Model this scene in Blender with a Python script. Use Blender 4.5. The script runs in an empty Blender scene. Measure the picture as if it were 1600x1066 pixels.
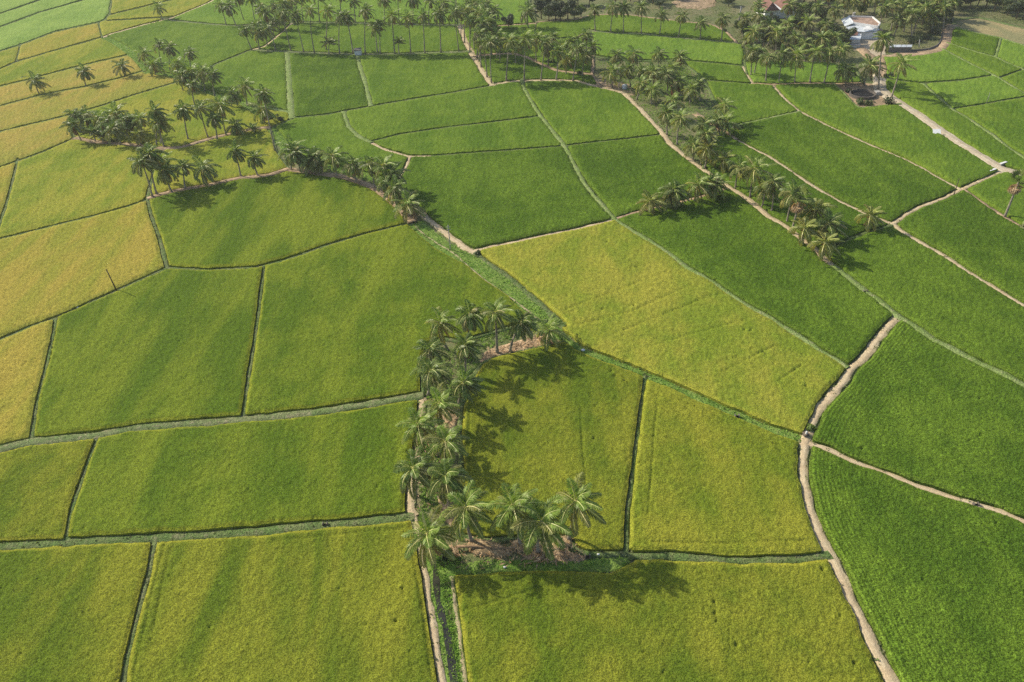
import bpy, math, random
import numpy as np
from mathutils import Vector

random.seed(7)
RNG = np.random.default_rng(11)
scene = bpy.context.scene
COL = scene.collection

# ------------------------------------------------------------------ camera model
FPX, NADX, NADY, CAMH = 1100.0, 890.0, 1916.0, 75.0
_d = np.array([NADX - 800, NADY - 533.0])
PITCH = math.atan2(FPX, np.hypot(*_d))
ROLL = math.atan2(_d[0], _d[1])
FW = np.array([0, math.cos(PITCH), -math.sin(PITCH)])
R0 = np.array([1.0, 0, 0]); U0 = np.cross(R0, FW)
RT = math.cos(ROLL) * R0 - math.sin(ROLL) * U0
UP = math.sin(ROLL) * R0 + math.cos(ROLL) * U0
CAM = np.array([0, 0, CAMH])

def ray(x, y):
    v = FW * FPX + RT * (x - 800) - UP * (y - 533)
    return v / np.linalg.norm(v)
def at(x, y, z=0.0):
    v = ray(x, y); t = (CAMH - z) / -v[2]
    return CAM + v * t
def at_arr(x, y, z=0.0):
    v = FW[None] * FPX + RT[None] * (x - 800)[:, None] - UP[None] * (y - 533)[:, None]
    t = (CAMH - z) / -v[:, 2]
    return CAM[None] + v * t[:, None]
def depth(P):
    return float((np.asarray(P) - CAM) @ FW)
def tip(b, c):
    P = at(*b); v = ray(*c); w = CAM - P
    t = (v[2] * w[2] - w @ v) / (1 - v[2] ** 2)
    return P, CAM + v * t

# ------------------------------------------------------------------ noise
def _h(ix, iy, s):
    n = (ix.astype(np.int64) * 374761393 + iy.astype(np.int64) * 668265263 + s * 974711) & 0xFFFFFFFF
    n = ((n ^ (n >> 13)) * 1274126177) & 0xFFFFFFFF
    return ((n ^ (n >> 16)) & 0xFFFF) / 65535.0
def vnoise(x, y, s=0):
    ix = np.floor(x); iy = np.floor(y); fx = x - ix; fy = y - iy
    fx = fx * fx * (3 - 2 * fx); fy = fy * fy * (3 - 2 * fy)
    a = _h(ix, iy, s); b = _h(ix + 1, iy, s); c = _h(ix, iy + 1, s); d = _h(ix + 1, iy + 1, s)
    return (a * (1 - fx) + b * fx) * (1 - fy) + (c * (1 - fx) + d * fx) * fy

# ------------------------------------------------------------------ object helpers
def tag(o, label=None, cat=None, group=None, kind=None):
    if label: o['label'] = label
    if cat: o['category'] = cat
    if group: o['group'] = group
    if kind: o['kind'] = kind
    return o
def link(o, parent=None):
    COL.objects.link(o)
    if parent is not None: o.parent = parent
    return o
def empty(name, loc, rz=0.0):
    o = bpy.data.objects.new(name, None); o.empty_display_size = 0.5
    o.location = loc; o.rotation_euler = (0, 0, rz)
    return link(o)

class MB:
    """collects verts / faces for one mesh"""
    def __init__(s): s.v = []; s.f = []; s.m = []; s.c = []
    def add(s, vs, fs, mi=0, col=None):
        o = len(s.v); s.v += [tuple(map(float, p)) for p in vs]
        for f in fs: s.f.append(tuple(i + o for i in f)); s.m.append(mi)
        if col is None: s.c += [0.5] * len(vs)
        elif isinstance(col, (int, float)): s.c += [float(col)] * len(vs)
        else: s.c += [float(q) for q in col]
        return s
    def box(s, c, d, rz=0.0, mi=0, tilt=(0, 0), col=None):
        x, y, z = (q / 2 for q in d); vs = []
        for sx, sy, sz in ((-1,-1,-1),(1,-1,-1),(1,1,-1),(-1,1,-1),(-1,-1,1),(1,-1,1),(1,1,1),(-1,1,1)):
            px, py, pz = sx * x, sy * y, sz * z
            pz += px * tilt[0] + py * tilt[1]
            vs.append((c[0] + px * math.cos(rz) - py * math.sin(rz), c[1] + px * math.sin(rz) + py * math.cos(rz), c[2] + pz))
        return s.add(vs, [(3,2,1,0),(4,5,6,7),(0,1,5,4),(1,2,6,5),(2,3,7,6),(3,0,4,7)], mi, col)
    def tube(s, pts, rad, n=7, mi=0, cap=True, col=None):
        pts = [np.array(p, float) for p in pts]; vs = []; fs = []
        if np.isscalar(rad): rad = [rad] * len(pts)
        for i, p in enumerate(pts):
            t = pts[min(i + 1, len(pts) - 1)] - pts[max(i - 1, 0)]; t = t / (np.linalg.norm(t) + 1e-9)
            a = np.cross(t, [0, 0, 1.0]) if abs(t[2]) < 0.95 else np.cross(t, [1.0, 0, 0]); a /= np.linalg.norm(a); b = np.cross(t, a)
            for k in range(n):
                an = 2 * math.pi * k / n
                vs.append(p + rad[i] * (a * math.cos(an) + b * math.sin(an)))
        for i in range(len(pts) - 1):
            for k in range(n):
                k2 = (k + 1) % n
                fs.append((i * n + k, i * n + k2, (i + 1) * n + k2, (i + 1) * n + k))
        if cap: fs.append(tuple(range(n))[::-1]); fs.append(tuple((len(pts) - 1) * n + k for k in range(n)))
        return s.add(vs, fs, mi, col)
    def prism(s, pts, z0, z1, mi=0):
        n = len(pts); ar = sum(pts[i][0] * pts[(i+1) % n][1] - pts[(i+1) % n][0] * pts[i][1] for i in range(n))
        if ar < 0: pts = pts[::-1]
        z0 = [z0] * n if np.isscalar(z0) else z0; z1 = [z1] * n if np.isscalar(z1) else z1
        vs = [(p[0], p[1], z0[i]) for i, p in enumerate(pts)] + [(p[0], p[1], z1[i]) for i, p in enumerate(pts)]
        fs = [tuple(range(n))[::-1], tuple(range(n, 2 * n))] + [(i, (i+1) % n, n + (i+1) % n, n + i) for i in range(n)]
        return s.add(vs, fs, mi)
    def mesh(s, name, mats, smooth=False):
        me = bpy.data.meshes.new(name); me.from_pydata(s.v, [], s.f)
        for m in (mats if isinstance(mats, (list, tuple)) else [mats]): me.materials.append(m)
        me.polygons.foreach_set('material_index', s.m)
        if smooth: me.polygons.foreach_set('use_smooth', [True] * len(s.f))
        a = me.attributes.new('tint', 'FLOAT', 'POINT'); a.data.foreach_set('value', s.c)
        me.update(); return me
    def build(s, name, mats, parent=None, smooth=False, loc=None):
        o = bpy.data.objects.new(name, s.mesh(name, mats, smooth))
        if loc is not None: o.location = loc
        return link(o, parent)

# ------------------------------------------------------------------ materials
class NT:
    def __init__(s, name):
        s.m = bpy.data.materials.new(name); s.m.use_nodes = True
        s.t = s.m.node_tree; s.n = s.t.nodes; s.l = s.t.links
        s.p = s.n['Principled BSDF']; s.out = s.n['Material Output']
        s.pos = s.n.new('ShaderNodeNewGeometry').outputs['Position']
    def lk(s, a, b):
        if hasattr(a, 'is_output'): s.l.new(a, b)
        else: b.default_value = a
    def noise(s, scale, detail=2.0, rough=0.5, vec=None, sc3=None, rot=0.0, dist=0.0):
        v = vec if vec is not None else s.pos
        if sc3 is not None:
            mp = s.n.new('ShaderNodeMapping'); mp.inputs['Scale'].default_value = sc3; mp.inputs['Rotation'].default_value = (0, 0, rot)
            s.l.new(v, mp.inputs['Vector']); v = mp.outputs['Vector']
        n = s.n.new('ShaderNodeTexNoise'); s.l.new(v, n.inputs['Vector'])
        n.inputs['Scale'].default_value = scale; n.inputs['Detail'].default_value = detail; n.inputs['Roughness'].default_value = rough
        n.inputs['Distortion'].default_value = dist
        return n.outputs['Fac']
    def voro(s, scale):
        n = s.n.new('ShaderNodeTexVoronoi'); s.l.new(s.pos, n.inputs['Vector']); n.inputs['Scale'].default_value = scale
        return n.outputs['Distance']
    def ramp(s, f, a, b, lo=0.0, hi=1.0):
        r = s.n.new('ShaderNodeMapRange'); r.interpolation_type = 'SMOOTHSTEP'; s.lk(f, r.inputs[0])
        for i, q in enumerate((a, b, lo, hi)): r.inputs[i + 1].default_value = q
        return r.outputs[0]
    def math(s, op, a, b=0.0):
        r = s.n.new('ShaderNodeMath'); r.operation = op; s.lk(a, r.inputs[0]); s.lk(b, r.inputs[1]); return r.outputs[0]
    def mix(s, f, a, b, blend='MIX'):
        r = s.n.new('ShaderNodeMix'); r.data_type = 'RGBA'; r.blend_type = blend
        s.lk(f, r.inputs[0])
        for q, i in ((a, 6), (b, 7)):
            if hasattr(q, 'is_output'): s.l.new(q, r.inputs[i])
            else: r.inputs[i].default_value = tuple(q)[:3] + (1,)
        return r.outputs[2]
    def attr(s, name):
        a = s.n.new('ShaderNodeAttribute'); a.attribute_name = name; return a.outputs['Fac']
    def gray(s, f):
        c = s.n.new('ShaderNodeCombineColor')
        for i in range(3): s.lk(f, c.inputs[i])
        return c.outputs[0]
    def bump(s, h, strength=0.5, dist=0.1):
        b = s.n.new('ShaderNodeBump'); b.inputs['Strength'].default_value = strength; b.inputs['Distance'].default_value = dist
        s.l.new(h, b.inputs['Height']); s.l.new(b.outputs[0], s.p.inputs['Normal'])
    def done(s, col, rough=0.8, spec=0.2):
        s.lk(col if hasattr(col, 'is_output') else tuple(col)[:3] + (1,), s.p.inputs['Base Color'])
        s.lk(rough, s.p.inputs['Roughness']); s.p.inputs['Specular IOR Level'].default_value = spec
        return s.m

def plain(name, c, rough=0.8, nscale=1.5, amp=0.3, bump=0.3, spec=0.2):
    t = NT(name); n = t.noise(nscale, 4, 0.6); n2 = t.noise(nscale * 0.18, 2)
    f = t.math('MULTIPLY', t.ramp(n, 0.25, 0.75, 1 - amp, 1 + amp), t.ramp(n2, 0.3, 0.7, 1 - amp * .6, 1 + amp * .6))
    c = t.mix(1.0, c, t.gray(f), 'MULTIPLY')
    if bump: t.bump(n, bump, 0.1)
    return t.done(c, rough, spec)

def field_mat(name, c1, c2, cedge, rot=0.0, streak=0.5, rows=0.0, fine=1.0):
    t = NT(name)
    big = t.noise(0.035, 2, 0.5); st = t.noise(1.0, 2, 0.55, sc3=(0.16, 0.03, 0.1), rot=rot, dist=0.4)
    mid = t.noise(0.22, 3, 0.6)
    f = t.math('ADD', t.math('MULTIPLY', big, 0.45), t.math('ADD', t.math('MULTIPLY', st, streak), t.math('MULTIPLY', mid, 0.55 - 0.45 * streak)))
    lo = 0.5 * (1.0 + 0.55 * streak)
    f = t.ramp(f, lo - 0.15, lo + 0.13)
    c = t.mix(f, c1, c2)
    e = t.ramp(t.math('ADD', t.attr('edge'), t.math('MULTIPLY', t.noise(0.5, 2), 0.8)), 0.5, 1.1, 0.55, 0.0)
    c = t.mix(e, c, cedge)
    n1 = t.noise(1.3, 3, 0.65); n2 = t.noise(6.4, 2, 0.75)
    k = t.math('MULTIPLY', t.ramp(n1, 0.3, 0.7, 1 - 0.13 * fine, 1 + 0.13 * fine), t.ramp(n2, 0.35, 0.65, 1 - 0.46 * fine, 1 + 0.45 * fine))
    if rows:
        k = t.math('MULTIPLY', k, t.ramp(t.noise(0.75, 3, 0.75), 0.60, 0.70, 1.0, 1.45))
        lw = t.n.new('ShaderNodeTexWave'); lw.inputs['Scale'].default_value = 0.55; lw.inputs['Distortion'].default_value = 1.5; lw.inputs['Detail Scale'].default_value = .3
        mp = t.n.new('ShaderNodeMapping'); mp.inputs['Rotation'].default_value = (0, 0, 1.25); t.l.new(t.pos, mp.inputs[0]); t.l.new(mp.outputs[0], lw.inputs[0])
        k = t.math('MULTIPLY', k, t.ramp(lw.outputs[1], 0.2, 0.8, .95, 1.05))
        rc = t.attr('row'); w = t.math('SINE', t.math('MULTIPLY', rc, 2 * math.pi / 0.52))
        fade = t.ramp(t.math('ADD', rc, t.math('MULTIPLY', t.noise(0.12, 2), 9.0)), 4.0, 16.0, rows, 0.08 * rows)
        k = t.math('MULTIPLY', k, t.math('ADD', 1.0, t.math('MULTIPLY', w, fade)))
    c = t.mix(1.0, c, t.gray(k), 'MULTIPLY')
    t.bump(t.math('ADD', n2, t.math('MULTIPLY', n1, 0.3)), 0.85, 0.13)
    return t.done(c, 0.9, 0.03)

GOLD = ((.355, .290, .050), (.255, .262, .034), (.33, .33, .05))
TAN = ((.37, .29, .062), (.27, .27, .044), (.29, .31, .05))
YGRN = ((.300, .294, .040), (.174, .232, .023), (.35, .34, .042))
OLIV = ((.216, .232, .024), (.100, .150, .013), (.34, .32, .035))
OLIG = ((.168, .216, .020), (.088, .146, .012), (.28, .29, .026))
GREN = ((.145, .222, .024), (.090, .162, .016), (.16, .23, .025))
DARK = ((.116, .188, .018), (.064, .121, .011), (.12, .18, .022))
OLIY = ((.242, .250, .027), (.135, .186, .016), (.32, .33, .035))
BRIG = ((.26, .37, .075), (.19, .30, .055), (.24, .34, .07))
LIME = ((.175, .272, .034), (.122, .215, .026), (.16, .24, .03))
DRY = ((.40, .32, .16), (.26, .25, .12), (.35, .28, .15))

M = {}
def path_mat(name, c, c2, grass, e0=.62):
    t = NT(name); u = t.attr('tint'); a = t.noise(.5, 4, .6); b = t.noise(2.2, 4, .7); d = t.noise(6.0, 2, .6)
    base = t.mix(t.ramp(a, .35, .65), c, c2); base = t.mix(1.0, base, t.gray(t.ramp(b, .3, .7, .82, 1.15)), 'MULTIPLY')
    base = t.mix(t.ramp(d, .62, .74, 0, .45), base, (.22, .15, .08))
    rut = t.math('ABSOLUTE', t.math('SUBTRACT', u, .42)); base = t.mix(t.ramp(rut, .05, .22, .55, 0.0), base, t.mix(.6, c, (.30, .22, .12)))
    e = t.math('ADD', u, t.math('MULTIPLY', t.math('SUBTRACT', t.noise(1.4, 4, .7), .5), 1.6))
    base = t.mix(t.ramp(e, e0 + .18, e0 + .42), base, grass); t.bump(t.math('ADD', b, d), .7, .08)
    return t.done(base, .9, .1)
def bank_mat(name, c1, c2, c3):
    t = NT(name); a = t.noise(.35, 4, .65); b = t.noise(1.1, 4, .7); d = t.noise(4.5, 2, .7)
    c = t.mix(t.ramp(a, .38, .62), c1, c2); c = t.mix(t.ramp(b, .52, .66, 0, .8), c, c3)
    c = t.mix(1.0, c, t.gray(t.ramp(d, .3, .7, .55, 1.4)), 'MULTIPLY'); t.bump(t.math('ADD', d, b), 1.0, .18)
    return t.done(c, .9, .1)
M['sand'] = path_mat('sandy_dirt', (.61, .50, .32), (.53, .41, .25), (.17, .20, .06))
M['road'] = path_mat('pale_road', (.60, .52, .385), (.52, .43, .30), (.20, .21, .09), .8)
M['footsand'] = path_mat('footpath_sand', (.50, .42, .26), (.40, .34, .19), (.17, .24, .06), .25)
M['dirt'] = plain('brown_dirt', (.36, .26, .16), 0.9, 1.5, 0.35)
M['bundgrass'] = bank_mat('dry_bund_grass', (.14, .20, .065), (.20, .225, .10), (.29, .26, .155))
M['ditchgrass'] = bank_mat('shaded_bank_grass', (.115, .18, .05), (.155, .19, .07), (.21, .21, .11))  # greener, darker copy of the bank grass with shade put into its colour
M['palegrass'] = bank_mat('pale_bund_grass', (.24, .31, .105), (.19, .27, .065), (.34, .34, .17))
M['lushgrass'] = bank_mat('lush_ditch_grass', (.13, .23, .035), (.19, .28, .055), (.25, .31, .08))
M['mud'] = plain('canal_water', (.035, .035, .022), 0.25, 0.6, 0.4, 0.05, 0.5)
M['bark'] = plain('palm_bark', (.30, .26, .20), 0.9, 3.0, 0.35)
M['wood'] = plain('tree_bark', (.16, .125, .09), 0.9, 3.0, 0.35)
M['fallen'] = plain('dead_trunk', (.33, .22, .13), 0.9, 3.0, 0.35)
M['white'] = plain('white_paint', (.74, .74, .72), 0.6, 1.5, 0.10, 0.05)
M['tin'] = plain('weathered_tin', (.60, .64, .66), 0.45, 1.2, 0.12, 0.05, 0.5)
M['tile'] = plain('clay_tile', (.20, .105, .08), 0.85, 2.5, 0.3)
M['flatroof'] = plain('brown_flat_roof', (.36, .25, .19), 0.9, 1.0, 0.3)
M['shadepaint'] = plain('painted_shade', (.02, .02, .022), 0.6, 1.0, 0.2, 0.0)  # near-black colour standing in for deep shade
M['glass'] = plain('window_glass', (.05, .07, .09), 0.1, 1.0, 0.1, 0.0, 0.6)
M['stone'] = plain('well_stone', (.15, .13, .11), 0.9, 2.0, 0.35)
M['concrete'] = plain('concrete', (.38, .36, .33), 0.85, 1.5, 0.2)
M['greywall'] = plain('grey_block_wall', (.15, .14, .13), 0.9, 1.5, 0.25)
M['brick'] = plain('orange_brick', (.42, .19, .08), 0.9, 2.5, 0.25)
M['pole'] = plain('dark_pole_wood', (.07, .055, .045), 0.85, 4.0, 0.3)
M['husk'] = plain('coconut_husk', (.42, .30, .17), 0.95, 3.0, 0.5, 0.9)
M['litter'] = plain('dry_frond_litter', (.46, .33, .20), 0.95, 2.5, 0.45, 0.9)
M['bag'] = plain('white_bag', (.82, .82, .80), 0.6, 4, 0.06, 0.1)

def leaf_mat(name, c_old, c_young, gloss=0.4, trans=0.25):
    t = NT(name); tint = t.attr('tint')
    c = t.mix(t.ramp(tint, 0.15, 0.85), c_old, c_young)
    n = t.noise(0.9, 3, 0.6); c = t.mix(1.0, c, t.gray(t.ramp(n, 0.3, 0.7, 0.75, 1.25)), 'MULTIPLY')
    t.done(c, gloss, 0.32)
    tr = t.n.new('ShaderNodeBsdfTranslucent'); t.l.new(t.mix(1.0, c, (1.2, 1.25, .55), 'MULTIPLY'), tr.inputs[0])
    mx = t.n.new('ShaderNodeMixShader'); mx.inputs[0].default_value = trans
    t.l.new(t.p.outputs[0], mx.inputs[1]); t.l.new(tr.outputs[0], mx.inputs[2]); t.l.new(mx.outputs[0], t.out.inputs[0])
    return t.m
M['frond'] = leaf_mat('palm_frond', (.255, .262, .086), (.19, .272, .055), 0.42, .33)
M['frond_y'] = leaf_mat('yellowing_palm_frond', (.38, .34, .10), (.28, .32, .07), 0.45, .38)
M['frond_sun'] = leaf_mat('sun_painted_palm_frond', (.31, .32, .09), (.25, .35, .065), 0.42, .36)  # lighter frond copy, sunlit look put into its colour
M['rachis'] = leaf_mat('palm_midrib', (.62, .55, .24), (.52, .55, .19), 0.45, 0.05)
M['deadfrond'] = leaf_mat('dead_palm_frond', (.36, .22, .10), (.48, .35, .21), 0.7, 0.1)
M['fanleaf'] = leaf_mat('fan_palm_leaf', (.16, .20, .04), (.22, .29, .06), 0.5)
M['leafdark'] = leaf_mat('dark_tree_leaf', (.030, .048, .020), (.058, .085, .028), 0.5)
M['leafmid'] = leaf_mat('mid_tree_leaf', (.055, .08, .026), (.105, .145, .04), 0.5)
M['leaflight'] = leaf_mat('light_tree_leaf', (.10, .15, .03), (.20, .27, .05), 0.5)
M['weedleaf'] = leaf_mat('weed_leaf', (.19, .32, .05), (.31, .46, .085), 0.7, .4)
M['scrubleaf'] = leaf_mat('scrub_leaf', (.20, .20, .09), (.24, .29, .10), 0.7)
M['coconut'] = plain('coconut_shell', (.28, .16, .04), 0.5, 5, 0.3, 0)

# ground: one sheet to the horizon
def ground_mat():
    t = NT('grassy_earth')
    a = t.noise(0.09, 4, 0.6); b = t.noise(0.9, 4, 0.65); d = t.noise(3.5, 2, 0.6)
    c = t.mix(t.ramp(a, 0.35, 0.65), (.135, .16, .06), (.21, .19, .10))
    c = t.mix(t.ramp(b, 0.45, 0.7, 0.0, 0.75), c, (.105, .155, .045))
    c = t.mix(1.0, c, t.gray(t.ramp(d, 0.3, 0.7, 0.65, 1.35)), 'MULTIPLY')
    t.bump(t.math('ADD', b, d), 0.8, 0.15)
    return t.done(c, 0.9, 0.1)
g = MB(); g.add([(-4000, -4000, 0), (4000, -4000, 0), (4000, 4000, 0), (-4000, 4000, 0)], [(0, 1, 2, 3)])
tag(g.build('ground', ground_mat()), 'grassy earth between and beyond the rice plots', kind='structure')

# ------------------------------------------------------------------ traced boundaries (kind, half width m, points)
L = []
def ln(kind, hw, *p): L.append((kind, hw, [tuple(map(float, q)) for q in p]))
# lower left
ln('B', .75, (-70,860),(0,856),(75,852),(150,847),(245,843),(330,839),(400,833),(507,823),(575,817),(648,809))
ln('B', .35, (104,848),(112,805),(125,765),(140,722),(153,688))
ln('B', .40, (244,845),(235,895),(217,962),(200,1035),(193,1080),(184,1135))
ln('E', .85, (-70,710),(0,704),(50,693),(150,683),(207,672),(290,665),(375,659),(430,654),(507,645),(600,630),(662,620))
ln('B', .38, (50,694),(60,628),(73,578),(83,533),(89,499))
ln('B', .50, (-70,562),(0,534),(50,512),(88,499),(182,457),(262,421))
ln('B', .55, (262,421),(330,424),(400,420),(445,409),(507,387),(575,367),(645,350))
ln('B', .38, (413,420),(406,480),(399,533),(388,600),(380,658))
ln('B', .45, (262,421),(250,374),(237,340),(231,312))
ln('B', .45, (-70,392),(0,376),(92,353),(150,339),(200,325),(232,314))
ln('B', .40, (-8,380),(12,318),(24,272),(29,250))
ln('B', .45, (-70,292),(0,264),(67,240),(117,218))
ln('B', .50, (-70,226),(0,208),(50,196),(100,184),(155,169),(212,150),(275,131),(292,126))
ln('B', .45, (-70,186),(0,168),(62,151),(135,137),(192,123),(230,111))
ln('B', .40, (-70,158),(0,137),(50,125),(120,106),(199,88))
ln('B', .40, (-70,136),(0,110),(27,98),(75,84),(160,60))
ln('S', .60, (160,60),(175,54),(225,40),(270,29),(325,6),(350,-8),(390,-42))
ln('B', .55, (-70,102),(0,82),(32,72),(87,51),(152,37),(165,32),(172,22),(175,0),(180,-42))
ln('B', .35, (33,70),(26,97)); ln('B', .35, (154,36),(160,60))
ln('B', .35, (171,25),(212,15),(272,0),(330,-20),(395,-44)); ln('B', .3, (168,34),(250,29),(270,28))
ln('B', .35, (-70,68),(0,44),(62,21),(135,0),(230,-44))
ln('B', .35, (-70,44),(0,23),(67,0),(150,-44))
ln('W', 1.6, (163,60),(185,70),(205,84),(222,100),(234,115))
ln('E', .70, (265,33),(295,36),(337,40),(375,42),(410,38),(457,36),(575,38),(650,40),(718,41))
ln('S', .60, (457,37),(440,53),(425,65),(414,74),(395,79))
ln('E', 1.1, (395,80),(437,82),(500,85),(565,87),(625,86),(690,84),(737,82))
ln('B', .60, (395,79),(335,103))
ln('W', 1.4, (234,114),(260,118),(292,126),(312,140),(345,152),(385,165),(420,188))
ln('B', .6, (312,140),(335,103))
ln('G', .8, (385,162),(420,171),(457,178))
ln('G', .95, (449,84),(452,125),(455,170),(457,187))
ln('G', .75, (558,87),(564,110),(571,132),(580,168))
ln('B', .50, (424,201),(462,186),(512,181),(537,176),(587,167),(650,156),(712,146),(768,136))
ln('S', 1.0, (718,40),(725,62),(738,87),(750,107),(765,130),(770,135))
ln('B', .5, (718,42),(713,10),(708,-44))
ln('S', 1.0, (770,134),(800,129),(850,127),(900,128),(937,138))
ln('S', .82, (937,138),(975,147),(987,160),(1000,172),(1018,192),(1033,207),(1045,225),(1075,250),(1098,266),(1138,294),(1163,309),(1188,329),(1200,340),(1225,354),(1250,374),(1275,392),(1288,408),(1300,417))
ln('G', .75, (1300,417),(1317,430),(1350,457),(1375,474),(1402,496),(1425,510),(1457,533),(1487,548),(1525,568),(1562,585),(1600,605),(1665,638))
ln('S', .72, (1403,497),(1388,511),(1370,533),(1350,560),(1330,578),(1318,598),(1300,618),(1282,638),(1270,663),(1261,683),(1258,697),(1255,720),(1255,745),(1260,770),(1266,799),(1277,830),(1292,860),(1307,887),(1325,930),(1345,970),(1368,1020),(1391,1065),(1404,1100),(1420,1140))
ln('S', .50, (1259,692),(1295,705),(1337,725),(1387,743),(1437,763),(1500,783),(1550,797),(1600,817),(1665,842))
ln('S', .60, (1150,220),(1175,233),(1200,246),(1228,264),(1275,296),(1312,317),(1340,330),(1375,345),(1395,352),(1407,362),(1437,380),(1475,402),(1525,435),(1562,457),(1600,480),(1665,516))
ln('D', .7, (1150,220),(1125,203),(1105,190),(1085,178))
ln('S', .50, (1395,351),(1415,337),(1437,325),(1475,311),(1500,298),(1525,287),(1550,276),(1562,271))
ln('B', .50, (1393,353),(1375,359),(1350,366),(1325,377),(1307,386),(1291,396))
ln('S', .50, (1207,134),(1225,155),(1250,176),(1287,195),(1325,213),(1375,235),(1412,250),(1443,266),(1470,282),(1502,298))
ln('G', .45, (1250,176),(1200,187),(1155,197),(1138,203),(1124,203))
ln('D', .6, (1175,132),(1207,134),(1260,132),(1310,133),(1345,131))
ln('B', .45, (1100,127),(1137,130),(1175,133))
ln('S', .45, (1160,104),(1167,118),(1176,132)); ln('B', .3, (1158,68),(1163,85),(1160,105))
ln('B', .4, (1060,95),(1077,97),(1125,101),(1161,105))
ln('E', .8, (920,49),(962,54),(1000,54),(1050,60),(1100,64),(1152,69),(1160,70))
ln('D', .5, (838,36),(870,34),(900,32),(925,25),(975,24),(1025,30),(1075,36),(1112,40),(1133,50),(1147,64),(1153,70))
ln('B', .4, (922,47),(926,65),(930,88),(962,94)); ln('B', .3, (838,36),(836,55),(870,62),(905,60),(922,49))
ln('D', .9, (740,90),(775,86),(805,86),(825,92),(850,104),(870,112),(900,116),(925,118))
ln('B', .4, (962,94),(1000,96),(1060,95)); ln('B', .4, (1060,95),(1085,112),(1100,127),(1118,160),(1139,204))
# centre
ln('G', .75, (537,176),(545,200),(560,215),(580,225))
ln('S', .60, (580,225),(600,235),(625,242),(640,246),(673,246))
ln('S', .45, (641,247),(633,266),(622,284),(624,308))
ln('B', .45, (582,223),(625,212),(700,201),(762,194),(842,184))
ln('B', .45, (673,246),(725,242),(800,237),(875,231),(925,225),(975,220),(1030,213))
ln('G', .60, (815,125),(818,137),(827,155),(845,183),(862,205),(882,230),(900,265),(912,287),(930,310),(945,327),(960,345))
ln('S', .55, (741,394),(770,387),(800,381),(850,370),(900,360),(937,351),(960,345))
ln('D', .60, (960,345),(987,336),(1012,330),(1050,321),(1087,312),(1138,296))
ln('S', .80, (625,308),(650,326),(675,349),(700,369),(725,387),(743,396))
ln('M', 1.0, (452,267),(500,274),(537,279),(562,287),(585,296),(605,309),(625,326),(645,350))
ln('M', .90, (231,313),(270,302),(325,292),(375,281),(400,279),(425,275),(452,266))
ln('M', .90, (117,218),(150,224),(200,228),(250,234),(282,233),(310,225),(345,215),(385,207),(405,203),(424,201))
ln('B', .50, (257,236),(240,270),(231,313)); ln('B', .4, (330,219),(345,214))
ln('W', 1.3, (424,202),(440,222),(455,240),(468,252)); ln('B', .3, (424,203),(432,238),(452,266))
ln('W', 1.2, (468,252),(490,258),(520,262),(560,271),(590,280),(622,300))
ln('W', 1.8, (648,350),(690,385),(745,415),(800,455),(846,496))
ln('W', .8, (846,496),(880,527),(907,548),(950,565),(1000,584),(1050,605),(1100,628),(1150,650),(1200,671),(1250,687))
ln('T', .30, (644,350),(665,369),(688,384),(712,399),(737,422),(762,442),(800,468),(818,482),(850,507))
ln('B', .55, (742,396),(770,417),(800,438),(838,471),(864,494),(882,512))
ln('G', .55, (960,345),(987,362),(1020,382),(1050,402),(1075,422),(1112,442),(1137,460),(1175,485),(1200,497),(1225,514),(1257,533),(1280,550),(1307,565),(1324,577))
ln('D', .50, (1506,298),(1537,321),(1562,337),(1587,352),(1665,402))
# palm peninsula
ln('S', .60, (648,809),(642,798),(644,758),(650,723),(655,693),(661,623))
ln('B', .40, (661,622),(660,585),(668,540),(690,530),(720,535),(755,525),(790,515),(830,505),(855,503))
ln('B', .40, (882,535),(866,540),(840,545),(800,554),(771,561),(752,572),(735,600),(722,640),(717,680),(721,720),(724,770),(716,812),(714,838),(760,846),(800,843),(842,841),(890,842),(897,857),(915,866),(978,868))
ln('S', .42, (648,809),(655,850),(660,875),(666,907),(671,945),(677,980),(685,1025),(691,1065),(698,1100),(705,1140))
ln('T', .35, (706,902),(710,940),(717,987),(722,1025),(727,1065),(732,1100),(738,1140))
ln('W', .9, (672,868),(680,900),(684,937),(690,962),(698,990),(704,1025),(710,1065),(716,1100),(722,1140))
ln('W', .85, (690,900),(707,893),(750,889),(800,886),(850,885),(912,886),(950,885),(980,872))
ln('B', .60, (980,871),(1037,871),(1100,875),(1162,879),(1200,878),(1250,876),(1282,872),(1297,868))
ln('B', .32, (978,870),(980,800),(983,783),(992,708),(1000,645),(1008,588))
# right
ln('P', 1.45, (1375,118),(1375,138),(1390,152),(1413,167),(1438,183),(1463,201),(1500,226),(1538,249),(1563,264),(1590,272),(1665,284))
ln('D', 1.2, (1345,76),(1360,90),(1372,104),(1375,118))
ln('B', .5, (1379,122),(1398,127),(1440,132),(1500,128),(1550,120))
ln('G', .55, (1441,132),(1470,158),(1487,173),(1512,187),(1550,213),(1575,233),(1600,249),(1665,290))
ln('B', .4, (1490,172),(1525,167),(1562,160),(1600,154),(1665,146))
ln('G', .45, (1472,78),(1513,100),(1550,118),(1575,133),(1600,148),(1665,186))
ln('B', .4, (1560,124),(1600,110),(1665,88)); ln('G', .4, (1478,68),(1525,83),(1555,91),(1575,101),(1603,112))
ln('G', .4, (1555,92),(1563,61)); ln('G', .5, (1492,44),(1525,53),(1563,61),(1600,73),(1665,96))
ln('D', 1.3, (1375,90),(1425,88),(1460,83),(1474,75),(1480,62),(1481,50),(1488,40))
ln('D', .6, (1378,92),(1383,110),(1379,122))
ln('B', .5, (1165,94),(1230,97),(1300,100),(1335,108),(1347,131)); ln('B', .3, (1163,94),(1167,118))
ln('G', .4, (1303,133),(1320,150),(1342,170),(1395,165),(1408,164))
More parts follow.
